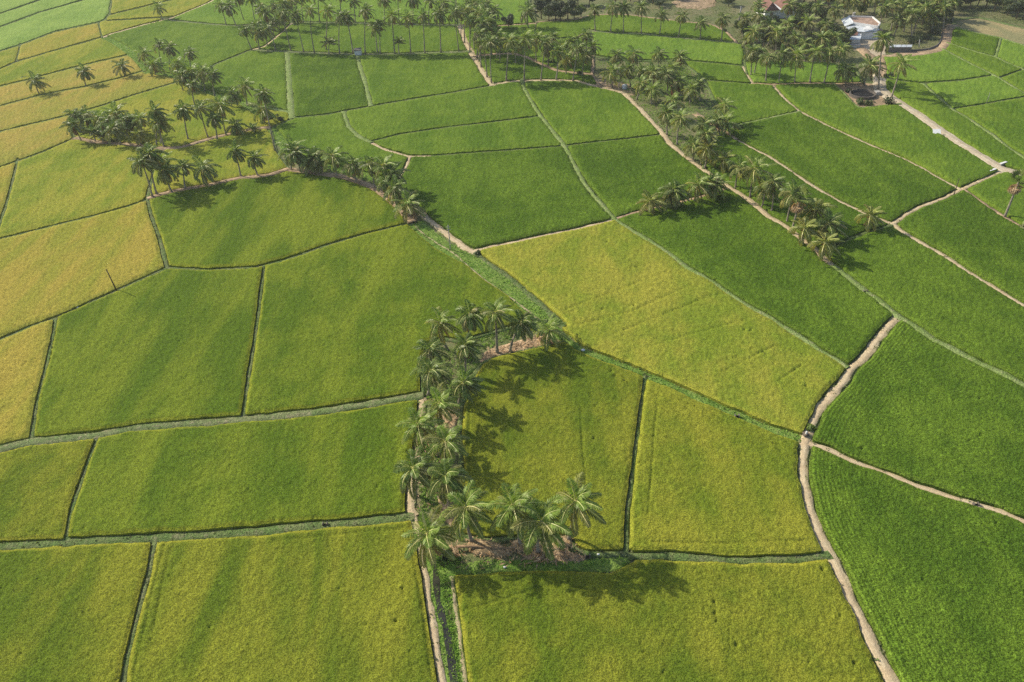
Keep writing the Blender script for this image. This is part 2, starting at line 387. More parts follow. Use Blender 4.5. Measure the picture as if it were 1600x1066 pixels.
ln('B', .6, (1490,32),(1530,28),(1580,40),(1665,60)); ln('B', .6, (1490,30),(1490,46))
ln('B', .5, (838,36),(828,10),(822,-44))
ln('D', .6, (717,41),(780,42),(838,38)); ln('D', .5, (925,88),(926,104),(925,118),(938,138)); ln('B', .4, (1098,266),(1125,203)); ln('B', .4, (117,218),(113,200),(110,181))

# ------------------------------------------------------------------ grid over the valley floor
STEP = 2.0
GX = np.arange(-56, 1657, STEP); GY = np.arange(-40, 1123, STEP)
NXg, NYg = len(GX), len(GY)
PX, PY = np.meshgrid(GX, GY)
W3 = at_arr(PX.ravel(), PY.ravel()); WX = W3[:, 0].reshape(PX.shape); WY = W3[:, 1].reshape(PX.shape)
MPP = ((W3 - CAM) @ FW / FPX).reshape(PX.shape)
FD = np.full(PX.shape, 30.0)
WOB = (vnoise(WX / 1.6, WY / 1.6, 3) - 0.5) * 0.30 + (vnoise(WX / 6, WY / 6, 4) - 0.5) * 0.34
def seg_fill(target, pts, fn, padm=3.2):
    for (x0, y0), (x1, y1) in zip(pts[:-1], pts[1:]):
        A = at(x0, y0); B = at(x1, y1)
        m = max(depth(A), depth(B)) / FPX
        pad = padm * 1.25 / (min(depth(A), depth(B)) / FPX) + 6
        j0 = max(0, int((min(x0, x1) - pad - GX[0]) / STEP)); j1 = min(NXg, int((max(x0, x1) + pad - GX[0]) / STEP) + 2)
        i0 = max(0, int((min(y0, y1) - pad - GY[0]) / STEP)); i1 = min(NYg, int((max(y0, y1) + pad - GY[0]) / STEP) + 2)
        if j1 <= j0 or i1 <= i0: continue
        sl = (slice(i0, i1), slice(j0, j1))
        def dist(X, Y, ax, ay, bx, by):
            dx, dy = bx - ax, by - ay; q = np.clip(((X - ax) * dx + (Y - ay) * dy) / (dx * dx + dy * dy + 1e-9), 0, 1)
            return np.hypot(X - ax - q * dx, Y - ay - q * dy)
        fn(sl, dist(WX[sl], WY[sl], A[0], A[1], B[0], B[1]), dist(PX[sl], PY[sl], x0, y0, x1, y1))
for kind, hw, pts in L:
    margin = {'W': .15, 'S': .12, 'P': .2, 'G': .06, 'M': .15, 'E': .1}.get(kind, 0.0)
    def fn(sl, dm, dp):
        f = np.minimum(dm - hw - margin - WOB[sl] * (0.5 if hw < .5 else 1.0), (dp - 1.35) * MPP[sl])
        FD[sl] = np.minimum(FD[sl], f)
    seg_fill(FD, pts, fn)

# furrows and trampled lines pressed into the crop
TRK = np.zeros(PX.shape)
def furrow(w, d, *pts):
    def fn(sl, dm, dp): TRK[sl] = np.maximum(TRK[sl], d * np.exp(-(dm / w) ** 2) * (0.4 + 0.9 * vnoise(WX[sl] / 2.2, WY[sl] / 2.2, 9)))
    seg_fill(TRK, list(pts), fn, 1.6)
furrow(0.15, 0.16, (1028,625),(1022,680),(1018,740),(1012,810)); furrow(0.15, 0.15, (908,640),(910,700),(915,760),(912,800))
furrow(0.15, 0.22, (880,490),(960,460),(1040,430)); furrow(0.15, 0.22, (893,515),(990,490),(1080,450)); furrow(0.15, 0.22, (975,520),(1040,495),(1100,470),(1150,460))
furrow(0.15, 0.19, (1000,552),(1060,533),(1180,500)); furrow(0.15, 0.19, (1130,585),(1210,545),(1260,560)); furrow(0.15, 0.19, (1215,600),(1260,570),(1300,585))
furrow(0.15, 0.19, (1020,852),(1100,855),(1200,852),(1275,850)); furrow(0.15, 0.22, (1060,630),(1110,650),(1160,680),(1225,705))
furrow(0.16, 0.12, (262,852),(246,910),(232,975),(212,1066)); furrow(0.2, 0.12, (272,860),(256,920),(243,990)); furrow(0.19, 0.17, (640,840),(650,890),(662,960),(675,1060))
furrow(0.15, 0.17, (90,515),(75,590),(62,680)); furrow(0.15, 0.17, (735,640),(733,700),(737,770)); furrow(0.19, 0.19, (725,960),(870,915),(1000,945))
furrow(0.17, 0.17, (680,400),(720,440),(770,480)); furrow(0.19, 0.17, (430,850),(520,842),(640,830))
furrow(0.19, 0.17, (1010,610),(1080,648),(1200,700)); furrow(0.15, 0.22, (515,842),(516,860))
def pit(x, y, r, d):
    P = at(x, y); r_ = r / (depth(P) / FPX) * 2 + 6
    i0, i1 = max(0, int((y - r_ - GY[0]) / STEP)), int((y + r_ - GY[0]) / STEP) + 2
    j0, j1 = max(0, int((x - r_ - GX[0]) / STEP)), int((x + r_ - GX[0]) / STEP) + 2
    sl = (slice(i0, i1), slice(j0, j1)); q = np.hypot(WX[sl] - P[0], WY[sl] - P[1])
    TRK[sl] = np.maximum(TRK[sl], d * np.exp(-(q / r) ** 2))
for x, y, r in ((994,422,.8),(1032,437,.6),(938,377,.5),(948,382,.5),(1042,461,.4),(942,488,.5),(990,482,.4),(887,467,.5),(1115,477,.4),(1162,520,.6),(1172,522,.5),(1258,608,.6),
                (1125,537,.45),(1185,557,.5),(1150,650,.55),(598,408,.6),(595,415,.5),(577,412,.4),(535,455,.5),(1115,945,.4),(1116,963,.4),(1150,1012,.6),(1333,1040,.5),(1284,895,.6),
                (955,585,.6),(960,592,.5),(975,600,.4),(930,640,.4),(922,620,.4),(620,975,.5),(630,925,.4),(330,985,.4)):
    pit(x, y, r * .38, .45)
for _ in range(90):
    pit(random.uniform(0, 1600), random.uniform(380, 1060), random.uniform(.10, .2), random.uniform(.15, .4))

ROADD = np.full(PX.shape, 60.0)
def rfn(sl, dm, dp): ROADD[sl] = np.minimum(ROADD[sl], dm)
for pts in ([p for k, h, p in L if k == 'S' and h == .72][0],): seg_fill(ROADD, pts, rfn, 24.0)

# relief
REL = (RNG.random(PX.shape) - .5) * np.clip(MPP * 1.1, .09, .2) + (vnoise(WX / .34, WY / .34, 1) - .5) * .10 + (vnoise(WX / .8, WY / .8, 2) - .5) * .07 + (vnoise(WX / 5, WY / 5, 5) - .5) * .12

# plots: seed, palette, streak angle, streak, rows, crop height, label
PLOTS = [
 ((100,960), OLIV, .25, .5, 0, .8, 'olive yellow rice plot in the lower left corner of the view'),
 ((430,950), OLIV, .15, .75, 0, .85, 'streaky olive rice plot west of the weedy canal'),
 ((1000,980), OLIV, .1, .3, 0, .8, 'broad olive rice plot between the canal and the curving dirt road'),
 ((60,770), OLIV, .6, .4, 0, .8, 'small olive rice plot at the left edge, above the lower bank'),
 ((400,760), OLIG, 1.2, .6, 0, .85, 'long deep olive rice plot running up to the double palm row'),
 ((220,560), OLIG, -.3, .8, 0, .85, 'olive rice plot with dark bands and a yellow eastern margin'),
 ((540,520), OLIG, 1.2, .5, 0, .85, 'large plain olive green rice plot left of the upper palm cluster'),
 ((30,610), GOLD, -.3, .7, 0, .8, 'narrow golden rice plot cut off by the left edge'),
 ((130,400), GOLD, -.5, .8, 0, .8, 'ripe golden rice plot with the dark pole at its lower bank'),
 ((120,290), YGRN, 1.0, .6, 0, .8, 'yellow green rice plot above the golden plot with the pole'),
 ((440,340), OLIG, -.2, .85, 0, .85, 'green rice plot with yellow stripes below the palm topped earth bank'),
 ((8,290), GOLD, 0, .5, 0, .8, 'sliver of golden rice plot at the left edge beside a thin ditch'),
 ((50,225), TAN, 1.0, .6, 0, .8, 'tan gold rice plot touching the left end of the palm island'),
 ((120,165), TAN, 1.0, .6, 0, .8, 'tan gold rice strip below the three lone palms'),
 ((100,125), TAN, 1.0, .6, 0, .8, 'brownish ripe rice strip behind the three lone palms'),
 ((60,108), YGRN, 1.0, .6, 0, .8, 'yellow green rice strip second above the three lone palms'),
 ((100,68), GOLD, 1.0, .5, 0, .8, 'short golden rice strip below the pale bright green plot'),
 ((12,92), YGRN, 1.0, .5, 0, .8, 'small greenish rice plot at the left edge below the bright green plot'),
 ((100,35), BRIG, 1.0, .4, 0, .8, 'largest pale bright green rice plot in the far left corner'),
 ((60,12), BRIG, 1.0, .4, 0, .8, 'narrow bright green rice strip at the far left, second from the corner'),
 ((8,4), BRIG, 1.0, .4, 0, .8, 'tiny corner piece of bright green rice at the far left'),
 ((215,4), YGRN, .8, .4, 0, .8, 'far pale yellow rice plot behind the lone palm at the top'),
 ((222,23), YGRN, .8, .4, 0, .8, 'pale yellow rice strip around the foot of the lone far palm'),
 ((195,45), YGRN, .8, .4, 0, .8, 'small wedge of greenish yellow rice beside the far pale path'),
 ((300,62), GREN, .8, .4, 0, .8, 'mid green rice plot between the far path and the palm clump'),
 ((320,26), LIME, .8, .4, 0, .8, 'bright green far rice plot stretching behind the two straight palm rows'),
 ((790,15), LIME, .8, .3, 0, .8, 'bright green far rice plot beside the dark broadleaf trees'),
 ((480,63), GREN, .8, .3, 0, .8, 'green rice strip between the two straight rows of palms'),
 ((400,130), GREN, 0, .4, 0, .8, 'green rice plot left of the pale yellow grass bank'),
 ((510,130), DARK, 0, .4, 0, .8, 'dark green rice plot between the two pale grass banks'),
 ((660,120), GREN, 0, .4, 0, .8, 'green rice plot below the white pump house, beside the palm path'),
 ((500,210), GREN, .5, .4, 0, .8, 'green triangular rice plot above the curved palm bank'),
 ((690,178), GREN, .8, .4, 0, .8, 'long green rice plot tapering left above two narrow strips'),
 ((740,217), GREN, .8, .4, 0, .8, 'narrow lens shaped green rice plot above the pale path fork'),
 ((920,190), GREN, .3, .4, 0, .8, 'green rice plot inside the bend of the sandy palm road'),
 ((770,310), DARK, .9, .35, .0, .85, 'large deep green rice plot at the middle, above the pale straight path'),
 ((980,270), DARK, .9, .35, .0, .85, 'deep green rice plot between the pale grass bank and the sandy road'),
 ((800,112), DARK, .9, .3, 0, .8, 'small shaded green rice plot enclosed by palms and path bend'),
 ((1000,470), YGRN, .95, .4, 0, .85, 'large golden green rice plot with small dark holes at the centre'),
 ((1180,430), DARK, .7, .35, 0, .85, 'long dark green rice plot between the golden plot and the palm belt'),
 ((870,720), OLIV, .1, .5, 0, .85, 'olive rice plot enclosed by palms and crossed by their shadows'),
 ((1130,750), OLIY, .1, .45, 0, .85, 'yellow olive rice plot west of the three way path junction'),
 ((1450,640), DARK, .6, .3, .26, .8, 'dark green rice plot with planting rows along the upper curved road'),
 ((1450,900), DARK, .6, .3, .26, .8, 'dark green rice plot with planting rows in the lower right corner'),
 ((1470,460), DARK, .6, .3, 0, .8, 'dark green rice plot between grassy bank and long straight sandy path'),
 ((1520,385), DARK, .6, .3, 0, .8, 'mid green rice plot at the right edge above the long sandy path'),
 ((1330,260), DARK, .6, .3, 0, .8, 'wide green rice plot enclosed by three sandy paths right of the palm belt'),
 ((1420,210), GREN, .6, .3, 0, .8, 'green rice plot between the stone well and the pale road'),
 ((1270,335), DARK, .6, .3, 0, .8, 'narrow green rice strip with the lone yellow palm at its corner'),
 ((1195,165), GREN, .6, .3, 0, .8, 'small green rice plot right of the densest palm clump'),
 ((810,52), GREN, .8, .3, 0, .8, 'green rice plot half hidden by the path bend palms'),
 ((1125,115), GREN, .8, .3, 0, .8, 'short green rice strip directly right of the palm clump tops'),
 ((1100,85), LIME, .8, .3, 0, .8, 'bright green rice plot above the short strip, below the scalloped bank'),
 ((1050,48), GREN, .8, .3, 0, .8, 'green rice plot along the far row of widely spaced palms'),
 ((1250,115), LIME, .8, .3, 0, .8, 'bright rice strip behind the short palm row near the house'),
 ((1440,110), LIME, .8, .3, 0, .8, 'brightest green rice plot below the curved farmyard track'),
 ((1450,165), GREN, .6, .3, 0, .8, 'green rice strip lying along the far side of the pale road'),
 ((1520,150), LIME, .6, .3, 0, .8, 'light green rice plot holding the thin bare pole'),
 ((1560,195), GREN, .6, .3, 0, .8, 'light green rice plot at the right edge above the pale road'),
 ((1510,64), DARK, .6, .3, 0, .8, 'dark shaded rice plot just right of the curved farmyard track'),
 ((1530,98), GREN, .6, .3, 0, .8, 'narrow slanting green rice plot below the shaded far plot'),
 ((1585,86), LIME, .6, .3, 0, .8, 'small light green rice plot at the far right edge below the dry field'),
 ((1590,127), GREN, .6, .3, 0, .8, 'small green rice plot at the right edge between two converging banks'),
 ((1555,305), GREN, .6, .3, 0, .8, 'triangular green rice plot beside the leafy palm at the right edge'),
 ((330,195), YGRN, .8, .5, 0, .8, 'yellow green rice plot behind the left palm island'),
 ((350,258), YGRN, .8, .5, 0, .8, 'yellow rice plot between the two palm topped earth banks'),
 ((1560,50), DRY, .6, .5, 0, .15, 'dry tan stubble field beside the trees at the far right'),
]
# flood fill plots
lab = np.zeros(NXg * NYg, np.int32); ok = (FD.ravel() > 0)
okb = bytearray(ok.astype(np.uint8).tobytes())
for pi, P in enumerate(PLOTS, 1):
    j = int(round((P[0][0] - GX[0]) / STEP)); i = int(round((P[0][1] - GY[0]) / STEP)); s0 = i * NXg + j
    if not okb[s0]: print('SEED BLOCKED', P[6], lab[s0]); continue
    st = [s0]; okb[s0] = 0; out = []
    while st:
        k = st.pop(); out.append(k); x = k % NXg
        if x > 0 and okb[k - 1]: okb[k - 1] = 0; st.append(k - 1)
        if x < NXg - 1 and okb[k + 1]: okb[k + 1] = 0; st.append(k + 1)
        if k >= NXg and okb[k - NXg]: okb[k - NXg] = 0; st.append(k - NXg)
        if k < NXg * (NYg - 1) and okb[k + NXg]: okb[k + NXg] = 0; st.append(k + NXg)
    lab[out] = pi
    print('plot', pi, P[0], len(out))
lab = lab.reshape(NYg, NXg); inn = lab > 0

# marching squares
idx = np.arange(NXg * NYg).reshape(NYg, NXg); NN = NXg * NYg
Fr = FD.ravel(); Xr, Yr = WX.ravel(), WY.ravel()
def cross(a, b):
    fa, fb = Fr[a], Fr[b]; t = np.clip(fa / (fa - fb + 1e-9), .04, .96)
    return t
# edge ids: horizontal edge of node k -> NN+k ; vertical -> 2NN+k
c0 = idx[:-1, :-1].ravel(); c1 = idx[:-1, 1:].ravel(); c2 = idx[1:, 1:].ravel(); c3 = idx[1:, :-1].ravel()
fl = inn.ravel(); labr = lab.ravel()
case = fl[c0] * 1 + fl[c1] * 2 + fl[c2] * 4 + fl[c3] * 8
eid = [NN + c0, 2 * NN + c1, NN + c3, 2 * NN + c0]
cor = [c0, c1, c2, c3]
polys = {3: [], 4: [], 5: []}; plab = {3: [], 4: [], 5: []}; segs = []; seglab = []
for cs in range(1, 16):
    sel = np.nonzero(case == cs)[0]
    if not len(sel): continue
    bits = [(cs >> k) & 1 for k in range(4)]
    groups = [[k] for k in range(4) if bits[k]] if cs in (5, 10) else [[0, 1, 2, 3]]
    for gp in groups:
        seq = []
        if len(gp) == 1:
            k = gp[0]; seq = [('e', (k + 3) % 4), ('c', k), ('e', k)]
        else:
            for k in range(4):
                if bits[k]: seq.append(('c', k))
                if bits[k] != bits[(k + 1) % 4]: seq.append(('e', k))
        arr = np.stack([(cor[k] if t == 'c' else eid[k])[sel] for t, k in seq], 1)
        ck = [k for t, k in seq if t == 'c'][0]; lb = labr[cor[ck][sel]]
        polys[len(seq)].append(arr[:, ::-1]); plab[len(seq)].append(lb)
        n = len(seq)
        for q in range(n):
            if seq[q][0] == 'e' and seq[(q + 1) % n][0] == 'e':
                segs.append(np.stack([arr[:, q], arr[:, (q + 1) % n]], 1)); seglab.append(lb)
polys = {n: (np.concatenate(v) if v else np.zeros((0, n), int)) for n, v in polys.items()}
plab = {n: (np.concatenate(v) if v else np.zeros(0, int)) for n, v in plab.items()}
segs = np.concatenate(segs); seglab = np.concatenate(seglab)
def vpos(ids):
    X = np.empty(len(ids)); Y = np.empty(len(ids)); F = np.zeros(len(ids)); T = np.zeros(len(ids)); R = np.zeros(len(ids)); RD = np.zeros(len(ids))
    nd = ids < NN; k = ids[nd]
    X[nd], Y[nd], F[nd], T[nd], R[nd], RD[nd] = Xr[k], Yr[k], Fr[k], TRK.ravel()[k], REL.ravel()[k], ROADD.ravel()[k]
    for base, off in ((NN, 1), (2 * NN, NXg)):
        m = (ids >= base) & (ids < base + NN); a = ids[m] - base; b = a + off
        ina = fl[a]; p = np.where(ina, a, b); q = np.where(ina, b, a); t = cross(p, q)
        X[m] = Xr[p] * (1 - t) + Xr[q] * t; Y[m] = Yr[p] * (1 - t) + Yr[q] * t
        R[m] = REL.ravel()[p]; RD[m] = ROADD.ravel()[p]; T[m] = 0
    return X, Y, F, T, R, RD
MATCACHE = {}
for pi, (seed, pal, rot, streak, rows, ht, label) in enumerate(PLOTS, 1):
    ps = {n: polys[n][plab[n] == pi] for n in polys}
    if sum(len(v) for v in ps.values()) == 0: continue
    ids = np.unique(np.concatenate([v.ravel() for v in ps.values()]))
    X, Y, F, T, R, RD = vpos(ids); nv = len(ids)
    Z = ht * .95 * (1 - .30 * np.exp(-(F / .30) ** 2)) + R * (1.0 if ht > .5 else .3) - np.minimum(T, ht * .85); Z = np.maximum(Z, .06)
    sg = segs[seglab == pi]; ns = len(sg); sa = np.searchsorted(ids, sg[:, 0]); sb = np.searchsorted(ids, sg[:, 1])
    VX = np.concatenate([X, X[sa], X[sb], X[sa], X[sb]]); VY = np.concatenate([Y, Y[sa], Y[sb], Y[sa], Y[sb]])
    VZ = np.concatenate([Z, Z[sa], Z[sb], np.full(2 * ns, -.05)])
    loops = []; starts = []; tots = []; cur = 0
    for n, v in ps.items():
        if len(v) == 0: continue
        loops.append(np.searchsorted(ids, v).ravel()); starts.append(cur + np.arange(len(v)) * n); tots.append(np.full(len(v), n)); cur += v.size
    w = np.stack([nv + np.arange(ns), nv + ns + np.arange(ns), nv + 3 * ns + np.arange(ns), nv + 2 * ns + np.arange(ns)], 1)
    loops.append(w.ravel()); starts.append(cur + np.arange(ns) * 4); tots.append(np.full(ns, 4))
    loops = np.concatenate(loops); starts = np.concatenate(starts); tots = np.concatenate(tots)
    cx, cy = X.mean(), Y.mean()
    me = bpy.data.meshes.new('rice_crop'); me.vertices.add(len(VX)); me.loops.add(len(loops)); me.polygons.add(len(starts))
    me.vertices.foreach_set('co', np.stack([VX - cx, VY - cy, VZ], 1).astype(np.float32).ravel())
    me.loops.foreach_set('vertex_index', loops.astype(np.int32)); me.polygons.foreach_set('loop_start', starts.astype(np.int32))
    try: me.polygons.foreach_set('loop_total', tots.astype(np.int32))
    except Exception: pass
    me.polygons.foreach_set('use_smooth', np.ones(len(starts), bool))
    a = me.attributes.new('edge', 'FLOAT', 'POINT'); a.data.foreach_set('value', np.concatenate([F, np.zeros(4 * ns)]).astype(np.float32))
    a = me.attributes.new('row', 'FLOAT', 'POINT'); a.data.foreach_set('value', np.concatenate([RD, np.full(4 * ns, 30.)]).astype(np.float32))
    me.update(calc_edges=True); me.validate()
    key = (pal, rot, streak, rows)
    if key not in MATCACHE: MATCACHE[key] = field_mat('rice_crop_leaf', *pal, rot=rot, streak=streak, rows=rows, fine=1.3 if pal is DARK else 1.0)
    me.materials.append(MATCACHE[key])
    o = bpy.data.objects.new('dry_stubble' if ht < .5 else 'rice_crop', me); o.location = (cx, cy, 0); link(o)
    tag(o, label, 'rice plot' if ht > .5 else 'stubble field', 'rice plots of the valley' if ht > .5 else None)

# ------------------------------------------------------------------ paths and banks (ribbons)
RIB = {'S': ('dirt_path', 'sand', 'sandy dirt path between rice plots'), 'P': ('road', 'road', 'wide pale dirt road'),
       'T': ('footpath', 'footsand', 'thin sandy footpath along the canal'), 'D': ('earth_bank', 'dirt', 'bare brown earth bank'),
       'G': ('grass_bank', 'palegrass', 'pale grassy bank between plots'), 'W': ('ditch_bank', 'lushgrass', 'lush green weedy ditch bank'),
       'E': ('dry_bank', 'bundgrass', 'dry grassy bank'), 'B': ('grass_bank', 'ditchgrass', 'thin grassy bank between plots'), 'M': ('earth_bank', 'dirt', 'earth bank topped with palms')}
def densify(pts, step=.7):
    W = [at(*p)[:2] for p in pts]; out = []
    W = np.array(W)
    # Catmull-Rom through world points
    Q = np.vstack([2 * W[0] - W[1], W, 2 * W[-1] - W[-2]])
    for i in range(1, len(Q) - 2):
        n = max(2, int(np.linalg.norm(Q[i + 1] - Q[i]) / step)); t = np.linspace(0, 1, n, endpoint=False)[:, None]
        p0, p1, p2, p3 = Q[i - 1], Q[i], Q[i + 1], Q[i + 2]
        cr = .5 * (2 * p1 + (p2 - p0) * t + (2 * p0 - 5 * p1 + 4 * p2 - p3) * t ** 2 + (3 * p1 - p0 - 3 * p2 + p3) * t ** 3)
        lin = p1 + (p2 - p1) * t
        out.append(.5 * cr + .5 * lin)
    out.append(W[-1:]); return np.concatenate(out)
zoff = 0
SCATTER = []
for kind, hw, pts in L:
    name, mat, lbl = RIB[kind]; C = densify(pts); zoff += 1
    T = np.gradient(C, axis=0); T /= np.linalg.norm(T, axis=1)[:, None] + 1e-9; N = np.stack([-T[:, 1], T[:, 0]], 1)
    n = len(C); hwv = hw * (1 + .35 * np.clip((C[:, 1] - 150) / 120, 0, 1))
    a = (vnoise(C[:, 0] / 1.3, C[:, 1] / 1.3, 21) - .5) * .5 * min(1, hw + .3); b = (vnoise(C[:, 0] / 1.3, C[:, 1] / 1.3, 22) - .5) * .5 * min(1, hw + .3)
    mb = MB(); rings = []
    hgt = {'S': .22, 'P': .25, 'T': .16, 'D': .34, 'M': .50, 'G': .40, 'W': .12, 'E': .34, 'B': .26}[kind]
    prof = ((-1.15, 0), (-.9, .92), (0, 1.0), (.9, .92), (1.15, 0))
    zz = .012 + .0025 * (zoff % 40) * .3
    vs = []; tc = [abs(u) for u, _ in prof] * n
    for i in range(n):
        for u, hh in prof:
            e = a[i] if u < 0 else b[i]
            off = u * (hwv[i] + abs(u) * e)
            hj = hgt * hh * (0.85 + .3 * vnoise(np.array([C[i, 0] / .9 + u]), np.array([C[i, 1] / .9]), 8)[0])
            vs.append((C[i, 0] + N[i, 0] * off, C[i, 1] + N[i, 1] * off, zz + hj))
    fs = [(i * 5 + k, i * 5 + k + 1, (i + 1) * 5 + k + 1, (i + 1) * 5 + k)[::-1] for i in range(n - 1) for k in range(4)]
    mb.add(vs, fs, 0, tc); o = mb.build(name, M[mat], smooth=True)
    tag(o, lbl, kind='structure')
    SCATTER.append((kind, hw, C, N))
# junction pad, husk covered palm ground
def pad(name, mat, poly, z, label, kind='structure', h=.25, cat=None, group=None, amp=.35):
    c = np.mean([at(*p) for p in poly], axis=0); B = densify(list(poly) + [poly[0]], .45)[:-1]
    n = len(B); mb = MB(); vs = [(0, 0, z + h)]
    nz = 0
    for r, zr in ((.35, 1.0), (.7, .85), (.9, .5), (1.0, 0.0)):
        for i, p in enumerate(B):
            j = 1 + (vnoise(np.array([p[0] * 1.1]), np.array([p[1] * 1.1]), 31)[0] - .5) * .18 * (r > .5)
            jj = (.7 + .6 * vnoise(np.array([p[0] * 2 + r * 9]), np.array([p[1] * 2]), 32)[0])
            vs.append(((p[0] - c[0]) * r * j, (p[1] - c[1]) * r * j, z + h * zr * jj))
    fs = [(0, 1 + i, 1 + (i + 1) % n) for i in range(n)]
    for k in range(3):
        for i in range(n): fs.append((1 + k * n + i, 1 + (k + 1) * n + i, 1 + (k + 1) * n + (i + 1) % n, 1 + k * n + (i + 1) % n))
    mb.add(vs, fs); o = mb.build(name, M[mat], smooth=True, loc=(c[0], c[1], 0))
    return tag(o, label, cat, group, kind)
pad('dirt_junction', 'sand', [(1246,684),(1258,672),(1270,680),(1272,694),(1262,706),(1250,704)], .05, 'sandy junction where three paths meet', h=.06)
pad('road_end', 'road', [(1555,262),(1580,266),(1600,266),(1600,280),(1575,279),(1556,273)], .05, 'widened end of the pale road', h=.05)
pad('farmyard', 'road', [(1335,62),(1352,55),(1375,54),(1392,62),(1388,76),(1378,88),(1350,86),(1332,76)], .03, 'swept pale farmyard in front of the house', h=.05)
pad('bare_slope', 'dirt', [(1050,3),(1085,-6),(1115,-4),(1118,9),(1095,15),(1060,12)], .03, 'patch of reddish bare earth', h=.2)
pad('bare_earth', 'dirt', [(905,120),(940,124),(985,132),(990,150),(965,142),(925,132)], .03, 'bare grey brown earth under the palms', h=.1)
pad('well_surround', 'dirt', [(1310,134),(1345,130),(1378,132),(1396,158),(1385,168),(1345,168),(1322,152)], .03, 'bare earth around the stone well', h=.06)
pad('track_verge', 'dirt', [(1378,92),(1430,91),(1468,88),(1480,78),(1470,70),(1440,80),(1400,82)], .03, 'dry verge along the farmyard track', h=.1)
pad('palm_litter', 'litter', [(752,566),(762,548),(800,536),(850,523),(868,530),(866,538),(840,544),(800,553),(771,561)], .05, 'dry frond litter under the palms', h=.25)
pad('husk_mound', 'husk', [(730,845),(745,842),(770,849),(797,858),(796,868),(770,871),(740,866),(730,856)], .05, 'long brown husk mound below the leaning palm, longest of the mounds', None, .5, 'husk mound', 'coconut husk mounds')
pad('husk_mound', 'husk', [(800,848),(812,842),(825,848),(826,858),(814,864),(802,858)], .05, 'round husk ring at the foot of the middle palm of three', None, .35, 'husk mound', 'coconut husk mounds')
pad('husk_mound', 'husk', [(830,858),(842,852),(858,856),(861,866),(848,872),(832,870)], .05, 'round husk ring under the big spreading palm in front', None, .35, 'husk mound', 'coconut husk mounds')
pad('husk_mound', 'husk', [(862,850),(880,838),(893,843),(895,853),(882,860),(866,858)], .05, 'crescent husk mound at the eastern end of the palm group', None, .4, 'husk mound', 'coconut husk mounds')
pad('husk_mound', 'husk', [(690,856),(703,852),(717,858),(718,870),(702,874),(690,866)], .05, 'small husk mound beside the sandy path corner', None, .4, 'husk mound', 'coconut husk mounds')
pad('husk_mound', 'husk', [(684,780),(695,776),(708,795),(716,812),(706,822),(690,808)], .05, 'pinkish husk mound at the lower end of the double palm row', None, .4, 'husk mound', 'coconut husk mounds')
pad('husk_mound', 'husk', [(690,650),(705,640),(716,655),(712,672),(697,676)], .05, 'husk mound halfway along the double palm row', None, .4, 'husk mound', 'coconut husk mounds')
pad('farm_litter', 'dirt', [(815,868),(870,860),(915,868),(905,880),(830,878)], .04, 'trodden bare earth below the palms', h=.12)
# canal water
wC = densify([(676,872),(681,900),(684,937),(690,962),(698,990),(704,1025),(710,1065),(716,1100),(722,1140)])
T = np.gradient(wC, axis=0); T /= np.linalg.norm(T, axis=1)[:, None]; N = np.stack([-T[:, 1], T[:, 0]], 1)
ww = .32 + (vnoise(wC[:, 0] / .8, wC[:, 1] / .8, 41) - .5) * .4
mb = MB(); mb.add([tuple(p) for i in range(len(wC)) for p in (np.r_[wC[i] + N[i] * ww[i], .19], np.r_[wC[i] - N[i] * ww[i], .19])], [(2*i, 2*i+1, 2*i+3, 2*i+2) for i in range(len(wC) - 1)])
tag(mb.build('water', M['mud']), 'dark water in the weedy canal', kind='structure')

# ------------------------------------------------------------------ weeds (stuff)
def tufts(name, mat, P, size, label, blades=4):
    n = len(P); V = np.empty((n, blades, 4, 3)); tint = np.empty((n, blades, 4))
    for k in range(blades):
        an = RNG.uniform(0, 2 * np.pi, n); tl = RNG.uniform(.3, .95, n); s = size * RNG.uniform(.6, 1.4, n)
        dr = np.stack([np.cos(an) * tl, np.sin(an) * tl, np.sqrt(1 - tl ** 2 * .9)], 1); sd = np.stack([-np.sin(an), np.cos(an), 0 * an], 1)
        b = P + RNG.normal(0, .10, (n, 3)) * [1, 1, 0]
        V[:, k, 0] = b; V[:, k, 1] = b + dr * (s * .55)[:, None] + sd * (s * .26)[:, None]
        V[:, k, 2] = b + dr * s[:, None] - [0, 0, .1 * size]; V[:, k, 3] = b + dr * (s * .55)[:, None] - sd * (s * .26)[:, None]
        tint[:, k] = RNG.uniform(0, 1, n)[:, None]
    V = V.reshape(-1, 3); nf = len(V) // 4
    me = bpy.data.meshes.new(name); me.vertices.add(len(V)); me.loops.add(len(V)); me.polygons.add(nf)
    me.vertices.foreach_set('co', V.astype(np.float32).ravel()); me.loops.foreach_set('vertex_index', np.arange(len(V), dtype=np.int32))
    me.polygons.foreach_set('loop_start', (np.arange(nf) * 4).astype(np.int32))
    try: me.polygons.foreach_set('loop_total', np.full(nf, 4, np.int32))
    except Exception: pass
    a = me.attributes.new('tint', 'FLOAT', 'POINT'); a.data.foreach_set('value', tint.astype(np.float32).ravel())
    me.update(calc_edges=True); me.materials.append(M[mat]); o = link(bpy.data.objects.new(name, me))
    return tag(o, label, kind='stuff')
def along(kinds, dens, spread=1.0, skirt=0.0):
    out = []
    for kind, hw, C, N in SCATTER:
        if kind not in kinds: continue
        n = int(len(C) * .7 * dens * (2 * hw))
        if n == 0: continue
        i = RNG.integers(0, len(C), n); u = RNG.uniform(-1, 1, n) * spread
        if skirt: u = np.sign(u) * (1 - np.abs(RNG.normal(0, skirt, n)))
        p = C[i] + N[i] * (u * hw)[:, None] + RNG.normal(0, .2, (n, 2))
        out.append(np.c_[p, np.full(n, .10)])
    return np.concatenate(out)
